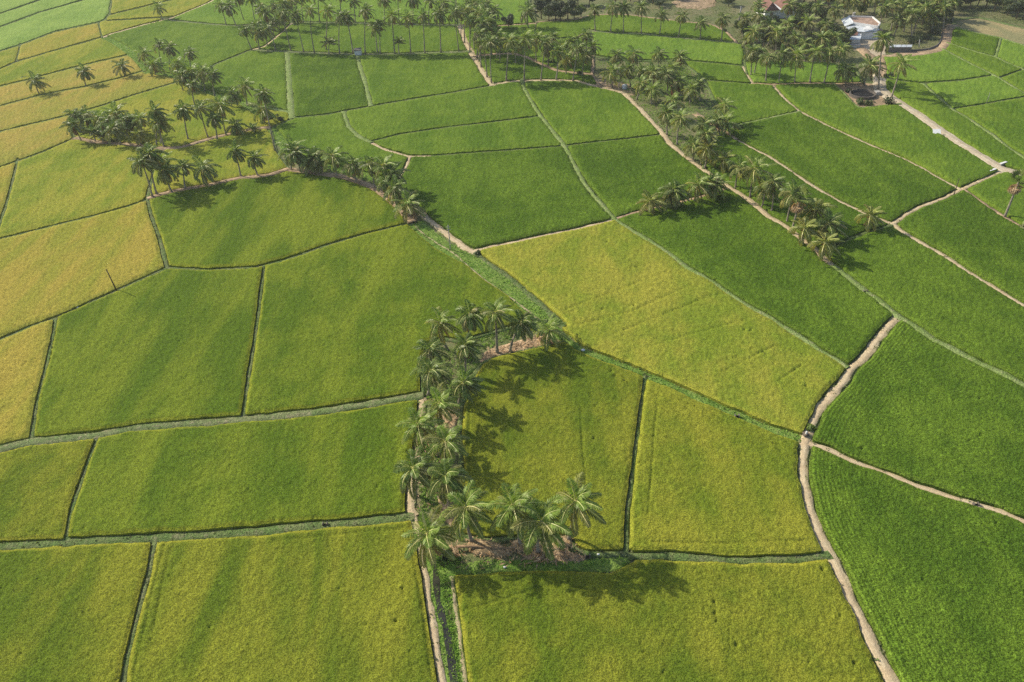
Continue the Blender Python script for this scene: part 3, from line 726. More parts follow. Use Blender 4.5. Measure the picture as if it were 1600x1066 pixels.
def inpoly(poly, n):
    W = np.array([at(*p)[:2] for p in poly]); lo, hi = W.min(0), W.max(0); out = []
    while sum(len(o) for o in out) < n:
        q = RNG.uniform(lo, hi, (n * 2, 2)); ins = np.zeros(len(q), bool); j = len(W) - 1
        for i in range(len(W)):
            c = ((W[i, 1] > q[:, 1]) != (W[j, 1] > q[:, 1])) & (q[:, 0] < (W[j, 0] - W[i, 0]) * (q[:, 1] - W[i, 1]) / (W[j, 1] - W[i, 1] + 1e-12) + W[i, 0])
            ins ^= c; j = i
        out.append(q[ins])
    q = np.concatenate(out)[:n]; return np.c_[q, np.full(n, .05)]
WEED = np.concatenate([along('W', 5.0), inpoly([(712,540),(760,520),(850,508),(845,520),(790,534),(752,548),(735,565)], 500), inpoly([(664,640),(690,690),(700,760),(690,800),(655,800),(660,700)], 900),
    inpoly([(665,860),(690,850),(720,860),(720,885),(690,895)], 300), inpoly([(690,905),(704,905),(725,1066),(735,1120),(715,1120)], 500), inpoly([(1000,165),(1040,160),(1095,230),(1130,215),(1165,240),(1200,300),(1180,320),(1100,262),(1050,225)], 2600),
    inpoly([(440,205),(470,250),(520,262),(590,275),(615,295),(560,280),(470,264)], 700), inpoly([(930,110),(1060,100),(1090,130),(1000,160),(960,135)], 2600), inpoly([(1060,98),(1100,127),(1136,200),(1120,202),(1060,165),(1030,150)], 1800), inpoly([(664,545),(735,540),(752,568),(722,640),(700,640),(664,630)], 800), inpoly([(930,90),(1075,97),(1095,125),(940,120)], 900)])
tufts('weeds', 'weedleaf', WEED, .26, 'bright green weeds on ditch banks and under palms')
SCRUB = np.concatenate([along('EMD', 1.6, 1.1), along('B', 1.5, 1.1), along('G', 2.0), along('ST', .9, 1.15, .12),
    inpoly([(1140,40),(1300,50),(1340,80),(1330,105),(1165,95)], 2500), inpoly([(1380,40),(1490,20),(1480,70),(1400,82)], 900), inpoly([(940,0),(1150,0),(1150,50),(1060,30),(940,20)], 1200), inpoly([(1490,0),(1600,0),(1600,40),(1500,25)], 900),
    inpoly([(740,45),(850,40),(900,60),(930,90),(920,115),(800,85),(760,85)], 1500), inpoly([(200,85),(330,120),(420,180),(390,185),(250,130)], 900)])
tufts('dry_grass', 'scrubleaf', SCRUB, .34, 'tufts of dry grass along banks and paths')

HM = [[(730,845),(745,842),(770,849),(797,858),(796,868),(770,871),(740,866),(730,856)], [(800,848),(825,848),(826,858),(814,864),(802,858)], [(830,858),(856,856),(861,866),(848,872)], [(862,850),(880,838),(895,845),(885,860)],
      [(690,856),(717,858),(718,870),(702,874)], [(684,780),(695,776),(716,812),(706,822)], [(690,650),(705,640),(716,655),(697,676)], [(815,866),(915,866),(905,882),(830,880)], [(752,566),(762,548),(850,523),(866,538),(800,553)], [(700,850),(900,850),(900,884),(720,890)], [(655,640),(715,600),(715,840),(655,800)]]
Q = [inpoly(h, n) for h, n in zip(HM, (170, 60, 60, 70, 50, 60, 60, 120, 320, 160, 260))] + [along('M', .9)[:700] + [0, 0, .3]]
def litter(P):
    mb = MB()
    for p in P:
        a = random.uniform(0, 6.28); l = random.uniform(.25, 1.0); w_ = random.uniform(.04, .11); d = np.array([math.cos(a), math.sin(a), random.uniform(-.1, .15)]); n_ = np.array([-d[1], d[0], random.uniform(-.3, .3)])
        b = p + [0, 0, random.uniform(.12, .5)]
        mb.add([b, b + d * l * .5 + n_ * w_ + [0, 0, .06], b + d * l, b + d * l * .5 - n_ * w_ + [0, 0, .06]], [(0, 1, 2, 3)], random.choice((0, 0, 1)), random.random())
    return mb
tag(litter(np.concatenate(Q)).build('litter', [M['deadfrond'], M['litter']]), 'dry fallen frond litter under the palms', kind='stuff')

# ------------------------------------------------------------------ coconut palms
WIND = np.array([.92, -.25, 0.0])
def unit(v): return v / (np.linalg.norm(v) + 1e-9)
def crown_mesh(seed, nf=24, Lf=3.9, lowest=-42, dead=2, wind=1.0, mats=None, droop=1.0, leaf=1.12):
    rg = random.Random(seed); mb = MB()
    for k in range(nf):
        f = k / (nf - 1); phi = k * 2.39996 + rg.uniform(-.25, .25)
        e0 = math.radians(80 - (80 - lowest) * f ** .85 + rg.uniform(-8, 8))
        ln_ = Lf * rg.uniform(.85, 1.12) * (.72 + .28 * min(1, f * 3)); bend = math.radians(rg.uniform(48, 78)) * droop
        isdead = f > 1 - dead / nf and dead > 0
        if isdead: e0 = math.radians(rg.uniform(-72, -55)); bend = .4; ln_ *= .8
        tn = (1 - f) * .75 + rg.uniform(0, .3); 
        if rg.random() < .10: tn = -.1
        mi = 2 if isdead else (1 if (f > .7 and rg.random() < .28) else 0)
        n = 9; p = np.zeros(3); pts = [p.copy()]; h = np.array([math.cos(phi), math.sin(phi), 0])
        for s in range(1, n + 1):
            t = s / n; e = e0 - bend * t ** 1.4
            d = h * math.cos(e) + np.array([0, 0, math.sin(e)]) + WIND * (.42 * wind * t)
            p = p + unit(d) * ln_ / n; pts.append(p.copy())
        pts = np.array(pts); mb.tube(pts, list(np.linspace(.088, .016, n + 1)), 3, 3 if not isdead else 2, False, tn)
        nl = 25
        twist = rg.uniform(-.3, .3)
        for q in range(nl):
            t = .13 + .87 * q / (nl - 1); x = t * n; i = min(int(x), n - 1); b = pts[i] + (pts[i + 1] - pts[i]) * (x - i)
            tg = unit(pts[i + 1] - pts[i]); side = np.cross(tg, [0, 0, 1.0]); side = unit(side) if np.linalg.norm(side) > .05 else np.array([-h[1], h[0], 0])
            upv = np.cross(side, tg); side = side * math.cos(twist) + upv * math.sin(twist)
            ll = leaf * (Lf / 3.9) * (math.sin(math.pi * min(1, .18 + t * .80)) ** .7 * .9 + .1)
            for sg in (-1, 1):
                dr = unit(side * sg * rg.uniform(.7, .9) + tg * rg.uniform(.65, 1.0) + upv * .18 + np.array([0, 0, -rg.uniform(.05, .45) - .2 * f]) + WIND * .25 * wind)
                wv = unit(np.cross(dr, upv + 1e-3)) * (.088 if not isdead else .06)
                m = b + dr * ll * .45; tp = b + dr * ll + np.array([0, 0, -.18 * ll])
                mb.add([b, m + wv, tp, m - wv], [(0, 1, 2, 3)], mi, tn + rg.uniform(-.15, .15))
    for k in range(3):   # spear leaves and leaf bases
        a = k * 2.1; mb.tube([(0, 0, -.5), (math.cos(a) * .1, math.sin(a) * .1, .2)], [.22, .12], 5, 3, True, .1)
    me = mb.mesh('crown', mats or [M['frond'], M['frond_y'], M['deadfrond'], M['rachis']])
    return me
CROWNS = [crown_mesh(s, rf - 3, L_, lo, dd, wd, None, dp) for s, rf, L_, lo, dd, wd, dp in (
    (1, 25, 3.9, -48, 2, 1.0, 1.0), (2, 23, 4.0, -38, 1, 1.3, 1.05), (3, 27, 3.7, -55, 3, .8, .95), (4, 22, 4.1, -30, 0, 1.4, .9), (5, 26, 3.8, -50, 2, 1.1, 1.15), (6, 24, 3.9, -42, 1, 1.6, 1.0), (7, 28, 3.9, -60, 3, .6, 1.1), (8, 24, 3.5, -52, 4, 1.2, .9), (9, 22, 4.2, -44, 2, .9, 1.2), (10, 26, 3.6, -46, 0, 1.8, 1.1))]
SPARSE = [crown_mesh(s, 19, 4.2, -35, 1, wd, [M['frond_sun'], M['frond_y'], M['deadfrond'], M['rachis']], .85) for s, wd in ((11, .8), (12, 1.2), (13, .5))]
YELLOW = [crown_mesh(s, 18, 3.7, -40, 1, .7, [M['frond_y'], M['frond_y'], M['deadfrond'], M['rachis']], .9) for s in (21, 22)]
YOUNG = [crown_mesh(s, 15, 3.0, 5, 0, .7, None, .75) for s in (31, 32)]
def nuts_mesh(seed):
    rg = random.Random(seed); mb = MB()
    mb.tube([(0, 0, -.1), (0, 0, -.45), (0, 0, -.8)], [.25, .48, .3], 7)
    for k in range(14):
        a = rg.uniform(0, 6.28); r = rg.uniform(.25, .5); c = np.array([math.cos(a) * r, math.sin(a) * r, -.35 - rg.uniform(0, .4)]); R = .14
        vs = [c + [0, 0, R * 1.2]]; fs = []
        for z, q in ((.5, .87), (-.5, .87)):
            for i in range(6): vs.append(c + [R * q * math.cos(i * 1.047), R * q * math.sin(i * 1.047), R * 1.2 * z])
        vs.append(c - [0, 0, R * 1.2])
        for i in range(6): j = (i + 1) % 6; fs += [(0, 1 + i, 1 + j), (1 + i, 7 + i, 7 + j, 1 + j), (13, 7 + j, 7 + i)]
        mb.add(vs, fs)
    return mb.mesh('coconut_bunch', M['coconut'], True)
NUTS = [nuts_mesh(1), nuts_mesh(2)]

ORD = ['first','second','third','fourth','fifth','sixth','seventh','eighth','ninth','tenth','eleventh','twelfth','thirteenth','fourteenth','fifteenth','sixteenth','seventeenth','eighteenth','nineteenth','twentieth','twenty first','twenty second','twenty third','twenty fourth','twenty fifth','twenty sixth','twenty seventh','twenty eighth','twenty ninth','thirtieth'] + [t + ' ' + u for t in ('thirty', 'forty') for u in ('first','second','third','fourth','fifth','sixth','seventh','eighth','ninth')]
NP = 0
def palm(cx, cy, bx, by, label, group, style='n', r=None):
    global NP
    NP += 1; rg = random.Random(NP * 37 + 5)
    P, T = tip((bx, by), (cx, cy)); T = T.copy()
    if T[2] < 1.2: T[2] = 1.2
    root = empty('coconut_palm', P); h = T - P
    lib = {'n': CROWNS, 's': SPARSE, 'y': YELLOW, 'k': YOUNG}[style]; me = lib[NP % len(lib)]
    mb = MB(); n = 9; R0_ = rg.uniform(.17, .22)
    bow = np.array([rg.uniform(-.25, .25), rg.uniform(-.25, .25), 0])
    pts = [np.array([h[0] * (t ** 1.25), h[1] * (t ** 1.25), h[2] * t]) + bow * math.sin(math.pi * t) for t in np.linspace(0, 1, n)]
    pts[0] = pts[0] - [0, 0, .15]
    mb.tube(pts, [R0_ * 1.9, R0_ * 1.15] + [R0_ * (1.0 - .35 * t) for t in np.linspace(0, 1, n - 2)], 8, 0)
    mb.build('trunk', M['bark'], root, True)
    c = bpy.data.objects.new('crown', me); c.location = h; c.rotation_euler = (rg.uniform(-.08, .08), rg.uniform(-.08, .08), rg.uniform(-.55, .55))
    sc = (r / {'n': 3.3, 's': 3.5, 'y': 3.2, 'k': 2.4}[style]) if r else rg.uniform(.84, 1.12)
    c.scale = (sc, sc, sc * rg.uniform(.92, 1.08)); link(c, root)
    if style != 'k' and depth(P) < 175:
        u = bpy.data.objects.new('coconut_bunch', NUTS[NP % 2]); u.location = h - np.array([0, 0, .05]); u.rotation_euler = (0, 0, rg.uniform(0, 6)); link(u, root)
    return tag(root, label, 'palm tree', group)

def row(where, group, items, order='x'):
    items = sorted(items, key=lambda q: q[0] if order == 'x' else q[1])
    frm = 'from the left' if order == 'x' else 'from the back'
    for k, it in enumerate(items):
        st = it[4] if len(it) > 4 else 'n'; vis = 's' if st == 'n' and int(it[0] * 7 + it[1] * 3) % 4 == 0 else st
        P, T = tip((it[2], it[3]), (it[0], it[1])); z = T[2]
        adj = 'young' if st == 'k' else 'yellowish' if st == 'y' else 'tall' if z > 10 else 'short' if z < 4.5 else 'medium'
        palm(it[0], it[1], it[2], it[3], f'{adj} coconut palm, {ORD[k]} {frm} {where}', group, vis, it[5] if len(it) > 5 else None)

# near group, one by one
NG = 'palms of the near palm group'
for a in (
 (687,504,699,547,'palm with hanging fronds at the upper left corner of the near group'),
 (734,491,733,556,'tall palm between the corner palm and the bare trunked palm, near group top'),
 (774,489,777,553,'palm with clean visible trunk rising from the dry litter strip'),
 (815,504,797,551,'palm leaning east over the dry litter strip'),
 (858,516,858,538,'short bushy palm at the eastern tip of the dry litter strip','s',3.0),
 (671,547,680,588,'small dark palm on the outer side, below the corner palm','n',2.8),
 (727,540,727,590,'drooping palm where the litter strip meets the double row'),
 (674,579,669,618,'palm directly above the end of the grassy bank path'),
 (725,598,716,643,'wide palm on the inner side facing the shadowed plot'),
 (687,632,690,671,'palm with bright midribs just below the bank path end'),
 (654,664,656,702,'palm on the outer side over the sandy path, with grey hanging frond'),
 (696,689,693,728,'palm in the middle of the double row above two husk patches'),
 (646,732,650,774,'dark dense palm on the outer side standing on the sandy path'),
 (697,746,703,809,'palm with fan of straight hanging fronds above the pink husk mound'),
 (727,794,738,848,'bright green palm above the long husk mound','s',3.3),
 (668,836,675,872,'lowest palm of the group, bending over the sandy path corner','s',3.2),
 (802,792,812,851,'left palm of the three standing apart in front','s',3.1),
 (846,816,841,864,'big spreading palm with star shaped crown, nearest of all','s',3.7),
 (900,784,888,845,'eastern palm of the three standing apart in front','s',3.1)):
    palm(a[0], a[1], a[2], a[3], a[4], NG, a[5] if len(a) > 5 else ('s' if int(a[0]) % 3 == 0 else 'n'), a[6] if len(a) > 6 else 2.95)
# lone palms
palm(247,11,254,31,'thin lone palm among the far pale yellow plots', None, 's')
palm(54,126,62,149,'lone palm in the tan strip, westernmost of three lone palms', 'three lone palms on the tan bank')
palm(131,111,135,136,'lone palm in the tan strip, middle of three lone palms', 'three lone palms on the tan bank')
palm(190,103,195,122,'lone palm in the tan strip, easternmost of three lone palms', 'three lone palms on the tan bank')
palm(1360,337,1354,360,'lone yellowish palm at the crossing of two sandy paths', None, 'y', 3.1)
palm(1409,99,1392,154,'tall lone palm leaning beside the pale road and round bush', None, 's', 3.6)
palm(1379,61,1372,141,'very tall palm rising in front of the farmyard road', None)
row('in the front straight palm row', 'palms of the front straight row', [
 (413,20,431,80),(441,20,455,81),(461,22,475,83),(484,16,492,85),(512,16,510,81),(514,68,514,86,'k',3.1),(531,26,531,86),(541,25,552,85),(571,16,571,86),(592,38,594,86),(586,42,590,84),(612,24,617,85),(623,67,624,85,'k',2.3),(637,27,642,85),(661,25,664,85),(686,20,689,84),(709,20,717,82)])
row('in the rear straight palm row', 'palms of the rear straight row', [
 (344,8,354,41),(357,10,369,41),(371,-6,382,34),(392,-4,398,33),(427,8,430,38),(448,5,452,37),(470,-6,474,37),(497,-8,500,37),(531,-9,534,37),(552,2,555,37),(599,-1,601,37),(621,-9,624,38),(645,-2,645,39),(672,2,670,40),(693,4,692,40)])
row('in the clump at the row corner', 'palms at the corner of the straight rows', [
 (381,48,394,80),(403,50,406,78,'n',3.2),(399,40,402,70),(424,34,428,60),(436,30,436,50),(416,46,418,74),(441,6,446,50),(456,0,460,42),(407,12,411,48)])
row('along the sandy palm path', 'palms along the sandy path', [
 (721,16,720,59),(727,17,726,68),(734,30,734,83),(739,12,735,56),(748,20,741,72),(751,8,744,60),(757,24,747,78),(762,34,750,86),(753,38,745,92),(749,54,752,106),(750,60,748,97),(772,46,768,88),(754,68,761,122),(766,65,768,131),(767,30,762,74),(776,56,776,94),(741,3,737,44),(760,6,756,50),(771,16,767,60),(743,34,741,80),(731,6,729,46),(783,64,781,98)])
row('in the row by the path bend', 'palms by the path bend', [
 (796,64,791,128),(820,60,819,127),(853,66,845,127),(872,80,869,126),(903,75,895,128),(915,86,910,122),(856,74,857,104),(880,72,880,105),(901,62,900,105),(915,55,916,90),(824,18,826,46,'n',4.3),(838,62,838,98),(808,70,806,102),(864,58,864,96),(890,66,890,106),(926,72,925,106),(886,90,885,119)])
row('in the spaced row on the scalloped bank', 'palms on the scalloped bank', [
 (929,14,930,49),(959,10,954,52),(975,11,974,52),(1002,11,1002,53),(1033,22,1030,55),(1066,24,1060,59),(1095,35,1094,63),(1130,29,1127,65)])
row('in the dense clump beside the road bend', 'palms of the dense clump by the road', [
 (963,86,965,117),(991,84,990,113),(1029,84,1029,104),(1062,89,1052,118),(956,112,957,138,'s'),(982,108,985,136),(1001,112,1003,141),(1049,107,1052,132),(1020,113,1020,146),(1041,116,1042,150),(1060,127,1062,152),(1080,140,1078,162),(1091,130,1093,157),(1020,140,1018,163),(1002,130,995,156)])
row('in the belt above the sandy road', 'palms of the belt along the sandy road', [
 (1042,176,1042,212),(1064,184,1058,227),(1051,157,1054,186),(1132,164,1138,196),(1121,189,1125,216),(1134,190,1140,212),(1100,195,1100,222),(1105,232,1101,264,'y',3.5),(1104,210,1095,258),(1084,226,1082,250),(1131,249,1132,270,'y',3.3),(1155,262,1149,295),(1180,264,1172,310,'s',3.8),(1199,292,1191,324),(1207,284,1205,333)])
row('in the short row on the earthen side bank', 'palms of the short side row', [
 (1016,315,1014,335,'y',3.2),(1047,304,1046,326),(1055,298,1041,326),(1090,289,1085,319,'s',3.2),(1119,289,1116,312,'s',3.3),(1110,284,1112,312)])
row('in the group ending the palm belt', 'palms at the end of the belt', [
 (1240,303,1229,350),(1275,326,1272,352,'y',3.4),(1257,357,1254,386,'y',3.3),(1295,351,1291,378),(1289,380,1280,408,'y',3.3)])
row('in the row behind the stone well', 'palms behind the stone well', [
 (1177,80,1173,120),(1186,84,1178,118),(1200,90,1196,130),(1222,85,1216,131),(1245,87,1241,131),(1275,81,1265,131),(1297,82,1287,131),(1314,76,1310,118),(1321,110,1321,134,'n',3.9),(1360,103,1350,134,'n',4.4)])
row('in the grove around the farmhouse', 'palms of the farmhouse grove', [
 (1185,8,1184,46),(1187,22,1186,68),(1178,50,1177,100),(1234,8,1226,45),(1251,14,1249,44),(1279,10,1269,48),(1307,14,1303,44),(1382,12,1372,54),(1405,30,1397,56),(1409,6,1404,42),(1447,12,1426,53),(1457,24,1455,52),(1432,4,1430,44),(1475,12,1473,46),(1425,22,1424,58),(1395,8,1392,48),(1202,40,1200,72),(1232,36,1229,66),(1262,34,1259,64),(1292,38,1288,70),(1416,14,1412,50),(1467,-2,1464,30),(1441,-8,1437,26),(1388,-6,1384,28),(1322,-4,1318,30),(1290,-10,1286,22),(1163,28,1161,62),(1168,62,1168,96),(1214,50,1213,84),(1243,58,1242,90),(1258,68,1257,98),(1285,60,1284,92),(1304,58,1302,90),(1334,2,1332,24),(1352,-2,1350,20),(1368,-4,1366,22),(1490,4,1487,34),(1422,-6,1419,26),(1460,4,1457,40),(1482,0,1479,32)])
row('in the western palm island', 'palms of the western palm island', [
 (114,179,122,206),(134,180,138,202),(155,185,160,206),(180,176,183,207),(114,196,129,224),(146,208,149,224,'k',2.8),(195,190,201,217),(170,189,172,217),(203,187,208,214),(177,201,189,228),(160,213,162,225,'k',2.6),(219,185,222,217),(241,174,257,232),(246,192,245,229),(252,188,252,228),(215,211,220,228,'y',2.6)])
row('in the loose row right of the western island', 'palms of the loose row', [
 (286,171,295,221),(312,169,326,217),(334,185,340,221),(344,164,354,213),(367,196,366,213,'n',3.1),(395,202,397,210,'k',2.0),(410,170,414,195)])
row('in the weedy ditch belt', 'palms of the weedy ditch belt', [
 (224,84,227,103),(239,101,244,120),(247,70,255,108),(264,74,266,113),(276,100,283,134),(296,82,300,116),(299,113,301,141),(316,112,320,143),(332,117,336,151),(300,133,306,168),(361,146,362,171),(382,134,387,166),(411,146,431,239),(285,118,287,145)])
row('on the lower earth bank, left half', 'palms on the left half of the lower bank', [
 (221,252,239,310),(234,240,246,306),(257,266,270,303),(252,252,258,292),(286,260,290,297),(317,262,325,290),(367,236,377,278),(397,246,404,277)])
row('on the curved earth bank, right half', 'palms on the curved right half of the bank', [
 (460,239,469,271),(456,232,455,268),(492,245,497,271),(485,252,482,272),(520,244,527,278),(551,256,557,287),(577,257,585,296),(599,261,602,302),(602,284,605,311),(617,296,620,327),(637,319,639,341),(612,270,614,306)])

# fan palms (palmyra)
def fan_palm(cx, cy, bx, by, label, r=1.9, skirt=True):
    P, T = tip((bx, by), (cx, cy)); h = T - P; root = empty('fan_palm', P); rg = random.Random(int(bx))
    mb = MB(); mb.tube([(0, 0, -.15), (h[0] * .1, h[1] * .1, h[2] * .15), (h[0] * .5, h[1] * .5, h[2] * .5), tuple(h)], [.34, .24, .19, .17], 8)
    mb.build('trunk', M['bark'], root, True)
    def fans(nf, e_lo, e_hi, mi, rad, low):
        mb = MB()
        for k in range(nf):
            ph = k * 2.4; e = math.radians(e_lo + (e_hi - e_lo) * ((k * .618) % 1)); d = np.array([math.cos(ph) * math.cos(e), math.sin(ph) * math.cos(e), math.sin(e)])
            st = d * rad * .75; mb.tube([(0, 0, low), st + [0, 0, low]], [.05, .03], 3, 0, False)
            a = unit(np.cross(d, [0, 0, 1.0])); b = np.cross(a, d); n = 11; tn = rg.random()
            for q in range(n):
                an = (q / (n - 1) - .5) * 3.6; v = d * math.cos(an) + a * math.sin(an); w = unit(np.cross(v, b)) * .11
                tp = st + v * rad * .62 + b * (-.12 if q % 2 else -.02) + [0, 0, low - .15]
                md = st + v * rad * .33 + [0, 0, low]
                mb.add([st + [0, 0, low], md + w, tp, md - w], [(0, 1, 2, 3)], 0, tn)
        return mb
    fans(22, -5, 80, 0, r, 0).build('crown', M['fanleaf'], root, loc=h)
    if skirt: fans(18, -85, -35, 0, r * .85, -.3).build('dead_frond_skirt', M['deadfrond'], root, loc=h)
    return tag(root, label, 'palm tree')
fan_palm(1250,312,1236,366,'fan palm with an orange brown skirt of dead fronds', 2.2)
fan_palm(1592,284,1569,341,'tall straight fan palm leaning over the right edge', 2.0)

# ------------------------------------------------------------------ broadleaf trees, shrubs, bananas
def leaf_cloud(mb, blobs, nleaf, size, rg, mi=0):
    for k in range(nleaf):
        c, r = blobs[rg.randrange(len(blobs))]
        d = np.array([rg.gauss(0, 1), rg.gauss(0, 1), rg.gauss(0, 1)]); d = unit(d); rr = r * rg.uniform(.55, 1.08)
        p = np.array(c) + d * rr * np.array([1, 1, .85]); n = unit(d + np.array([rg.gauss(0, .6), rg.gauss(0, .6), rg.gauss(0, .6) + .3]))
        a = unit(np.cross(n, [rg.gauss(0, 1), rg.gauss(0, 1), rg.gauss(0, 1)])); b = np.cross(n, a); s = size * rg.uniform(.5, 1.25)
        mb.add([p - a * s, p + b * s * .55, p + a * s, p - b * s * .55], [(0, 1, 2, 3)], mi, rg.random())
def tree_parts(seed, H, R, nleaf, size, nb=9):
    rg = random.Random(seed); t = MB(); c = MB(); blobs = []
    t.tube([(0, 0, -.2), (.1, 0, H * .25), (rg.uniform(-.3, .3), rg.uniform(-.3, .3), H * .55)], [.26, .19, .13], 7)
    for k in range(nb):
        an = k * 2.4 + rg.uniform(-.4, .4); q = R * rg.uniform(.25, .78); z = H * rg.uniform(.45, .92)
        p = (math.cos(an) * q, math.sin(an) * q, z); blobs.append((p, R * rg.uniform(.28, .48)))
        t.tube([(0, 0, H * rg.uniform(.25, .5)), (p[0] * .5, p[1] * .5, z * .8), p], [.10, .07, .03], 5)
    leaf_cloud(c, blobs, nleaf, size, rg)
    return t, c
TREEM = {}
for key, mat, seed, H, R in (('d1', 'leafdark', 1, 7.5, 4.0), ('d2', 'leafdark', 2, 6.5, 3.6), ('m1', 'leafmid', 3, 6.5, 3.5), ('m2', 'leafmid', 4, 5.5, 3.2), ('l1', 'leaflight', 5, 5.0, 2.8)):
    t, c = tree_parts(seed, H, R, 1500, .34); TREEM[key] = (t.mesh('trunk', M['wood'], True), c.mesh('crown', M[mat]))
def tree(key, x, y, s, label, group='broadleaf trees at the far edge', rz=None):
    root = empty('broadleaf_tree', at(x, y), (x * 7.3) % 6.28); root.scale = (s, s, s * (0.9 + ((x * 13) % 10) / 50))
    for nm, me in zip(('trunk', 'crown'), TREEM[key]): link(bpy.data.objects.new(nm, me), root)
    return tag(root, label, 'tree', group)
TL = [('d1',846,30,1.0),('m1',858,34,.9),('d2',868,31,1.0),('m2',876,34,.9),('d1',887,30,1.15),('m1',897,33,.8),('l1',908,27,.85),('d2',855,14,1.1),('m1',870,10,1.1),('d1',888,8,1.1),('m2',903,8,1.0),('d2',838,2,1.0),('d1',921,10,1.0)]
for k, a in enumerate(sorted(TL, key=lambda q: q[1])):
    tree(a[0], a[1], a[2], a[3], f"{dict(d='dark', m='mid green', l='light yellow green')[a[0][0]]} broadleaf tree, {ORD[k]} from the left in the dense far grove")
TL = [('d1',1004,0,1.0),('d2',1020,6,1.0),('d1',1037,-4,1.1),('d2',1052,0,.9),('m2',1030,12,.6),('m1',1118,3,.9),('m2',1138,10,.9),('d2',985,2,.9),('m2',962,6,.8)]
for k, a in enumerate(sorted(TL, key=lambda q: q[1])):
    tree(a[0], a[1], a[2], a[3], f"{dict(d='dark', m='mid green', l='light yellow green')[a[0][0]]} broadleaf tree, {ORD[k]} from the left beside the red bare patch", 'broadleaf trees beside the bare patch')
TL = [('m2',1158,52,.9),('m1',1166,66,.8),('d1',1205,52,.9),('m2',1220,62,.9),('m1',1236,56,1.0),('d2',1250,58,1.1),('m2',1266,74,.8),('l1',1288,52,.9),('m1',1290,66,.9),('m2',1305,64,1.0),('m1',1318,72,.9),('d1',1325,8,1.0),('d2',1344,2,1.0),('l1',1345,24,.6),('d1',1362,6,1.0),('d2',1422,34,1.1),('d1',1440,40,1.1),('d2',1462,40,1.0),('m2',1474,34,.9),('m1',1210,80,.7),('d1',1196,8,1.0),('d2',1216,-2,1.0),('d1',1238,6,1.1),('m1',1256,4,1.0),('d1',1274,2,1.1),('m2',1294,10,1.0),('d2',1308,0,1.0),('d1',1384,2,1.1),('m1',1398,14,1.0),('d2',1412,8,1.1),('d1',1432,12,1.1),('m1',1450,8,1.0),('d1',1470,10,1.1),('d2',1482,22,.9),('m2',1452,30,.9),('m1',1264,30,.9),('d2',1280,36,.9),('m2',1250,80,.7),('m1',1280,82,.7),('d2',1193,74,.8)]
for k, a in enumerate(sorted(TL, key=lambda q: q[1])):
    tree(a[0], a[1], a[2], a[3], f"{dict(d='dark', m='mid green', l='light green')[a[0][0]]} broadleaf tree, {ORD[k]} from the left around the farmhouse", 'broadleaf trees around the farmhouse')
TL = [('d2',1490,16,.9),('m2',1500,10,1.0),('d1',1514,14,.9),('m1',1527,10,1.0),('d2',1540,12,.9),('m1',1553,18,.9),('l1',1566,16,1.0),('m2',1574,24,.9),('d1',1587,30,1.0),('m1',1598,30,1.0),('d1',1600,14,1.1),('d2',1578,6,1.1),('m1',1545,0,1.0),('m2',1610,40,1.0)]
for k, a in enumerate(sorted(TL, key=lambda q: q[1])):
    tree(a[0], a[1], a[2], a[3], f"{dict(d='dark', m='mid green', l='light yellow green')[a[0][0]]} broadleaf tree, {ORD[k]} from the left behind the dry stubble field", 'broadleaf trees behind the stubble field')
tree('d2', 795, 47, .8, 'solitary dark forked tree at the edge of the far bright plot', None)
def shrub(x, y, r, mat, label, cat='shrub', group=None, n=420):
    rg = random.Random(int(x * 3 + y)); mb = MB(); bl = [((rg.uniform(-.6, .6) * r, rg.uniform(-.6, .6) * r, r * rg.uniform(.3, .7)), r * rg.uniform(.35, .55)) for _ in range(7)]
    root = empty('shrub', at(x, y)); leaf_cloud(mb, bl, n, .24, rg); mb.build('foliage', M[mat], root)
    st = MB()
    for k in range(4): st.tube([(0, 0, -.05), tuple(np.array(bl[k][0]) * .9)], [.06, .03], 5)
    st.build('stem', M['wood'], root); return tag(root, label, cat, group)
shrub(1342,163,1.5,'leafmid','low leafy shrub in front of the well, western of two'); shrub(1358,165,1.7,'leafmid','low leafy shrub in front of the well, eastern of two')
shrub(1390,164,2.0,'leafdark','round dark bush at the edge of the pale road'); shrub(1325,145,1.3,'leafdark','small dark shrub left of the stone well'); shrub(1388,122,1.8,'leafdark','dark shrub beside the road below the farmyard')
shrub(1150,204,1.9,'leafdark','dark shrub at the right edge of the palm belt'); shrub(1598,358,1.5,'scrubleaf','grey green bush cut by the right edge'); shrub(1265,671,.8,'leaflight','small bright shrub at the three way path junction')
shrub(440,190,1.7,'leafdark','dark shrub beside the bank below the leaning palms'); shrub(428,186,1.4,'leafdark','smaller dark shrub near the leaning palms'); shrub(745,398,.8,'leafmid','small shrub where road and pale path meet')
shrub(906,118,1.4,'leafdark','dark shrub at the foot of palms by the path bend'); shrub(860,100,1.6,'leafdark','dark shrub on the embankment behind the path bend'); shrub(885,102,1.7,'leafdark','larger dark shrub on the embankment behind the path bend')
shrub(700,868,.8,'leafdark','low dark shrub in the corner above the canal'); shrub(180,222,1.3,'leafdark','dark shrub under the western palm island')
for k_, (x_, y_) in enumerate(((1421,68),(1436,66),(1449,62),(1459,54))): shrub(x_, y_, 1.9, 'leafdark', f'dark shrub, {ORD[k_]} from the left inside the compound wall', 'shrub', 'shrubs inside the compound wall')
shrub(1132,50,1.2,'leafmid','shrub at the corner of the far scalloped bank')
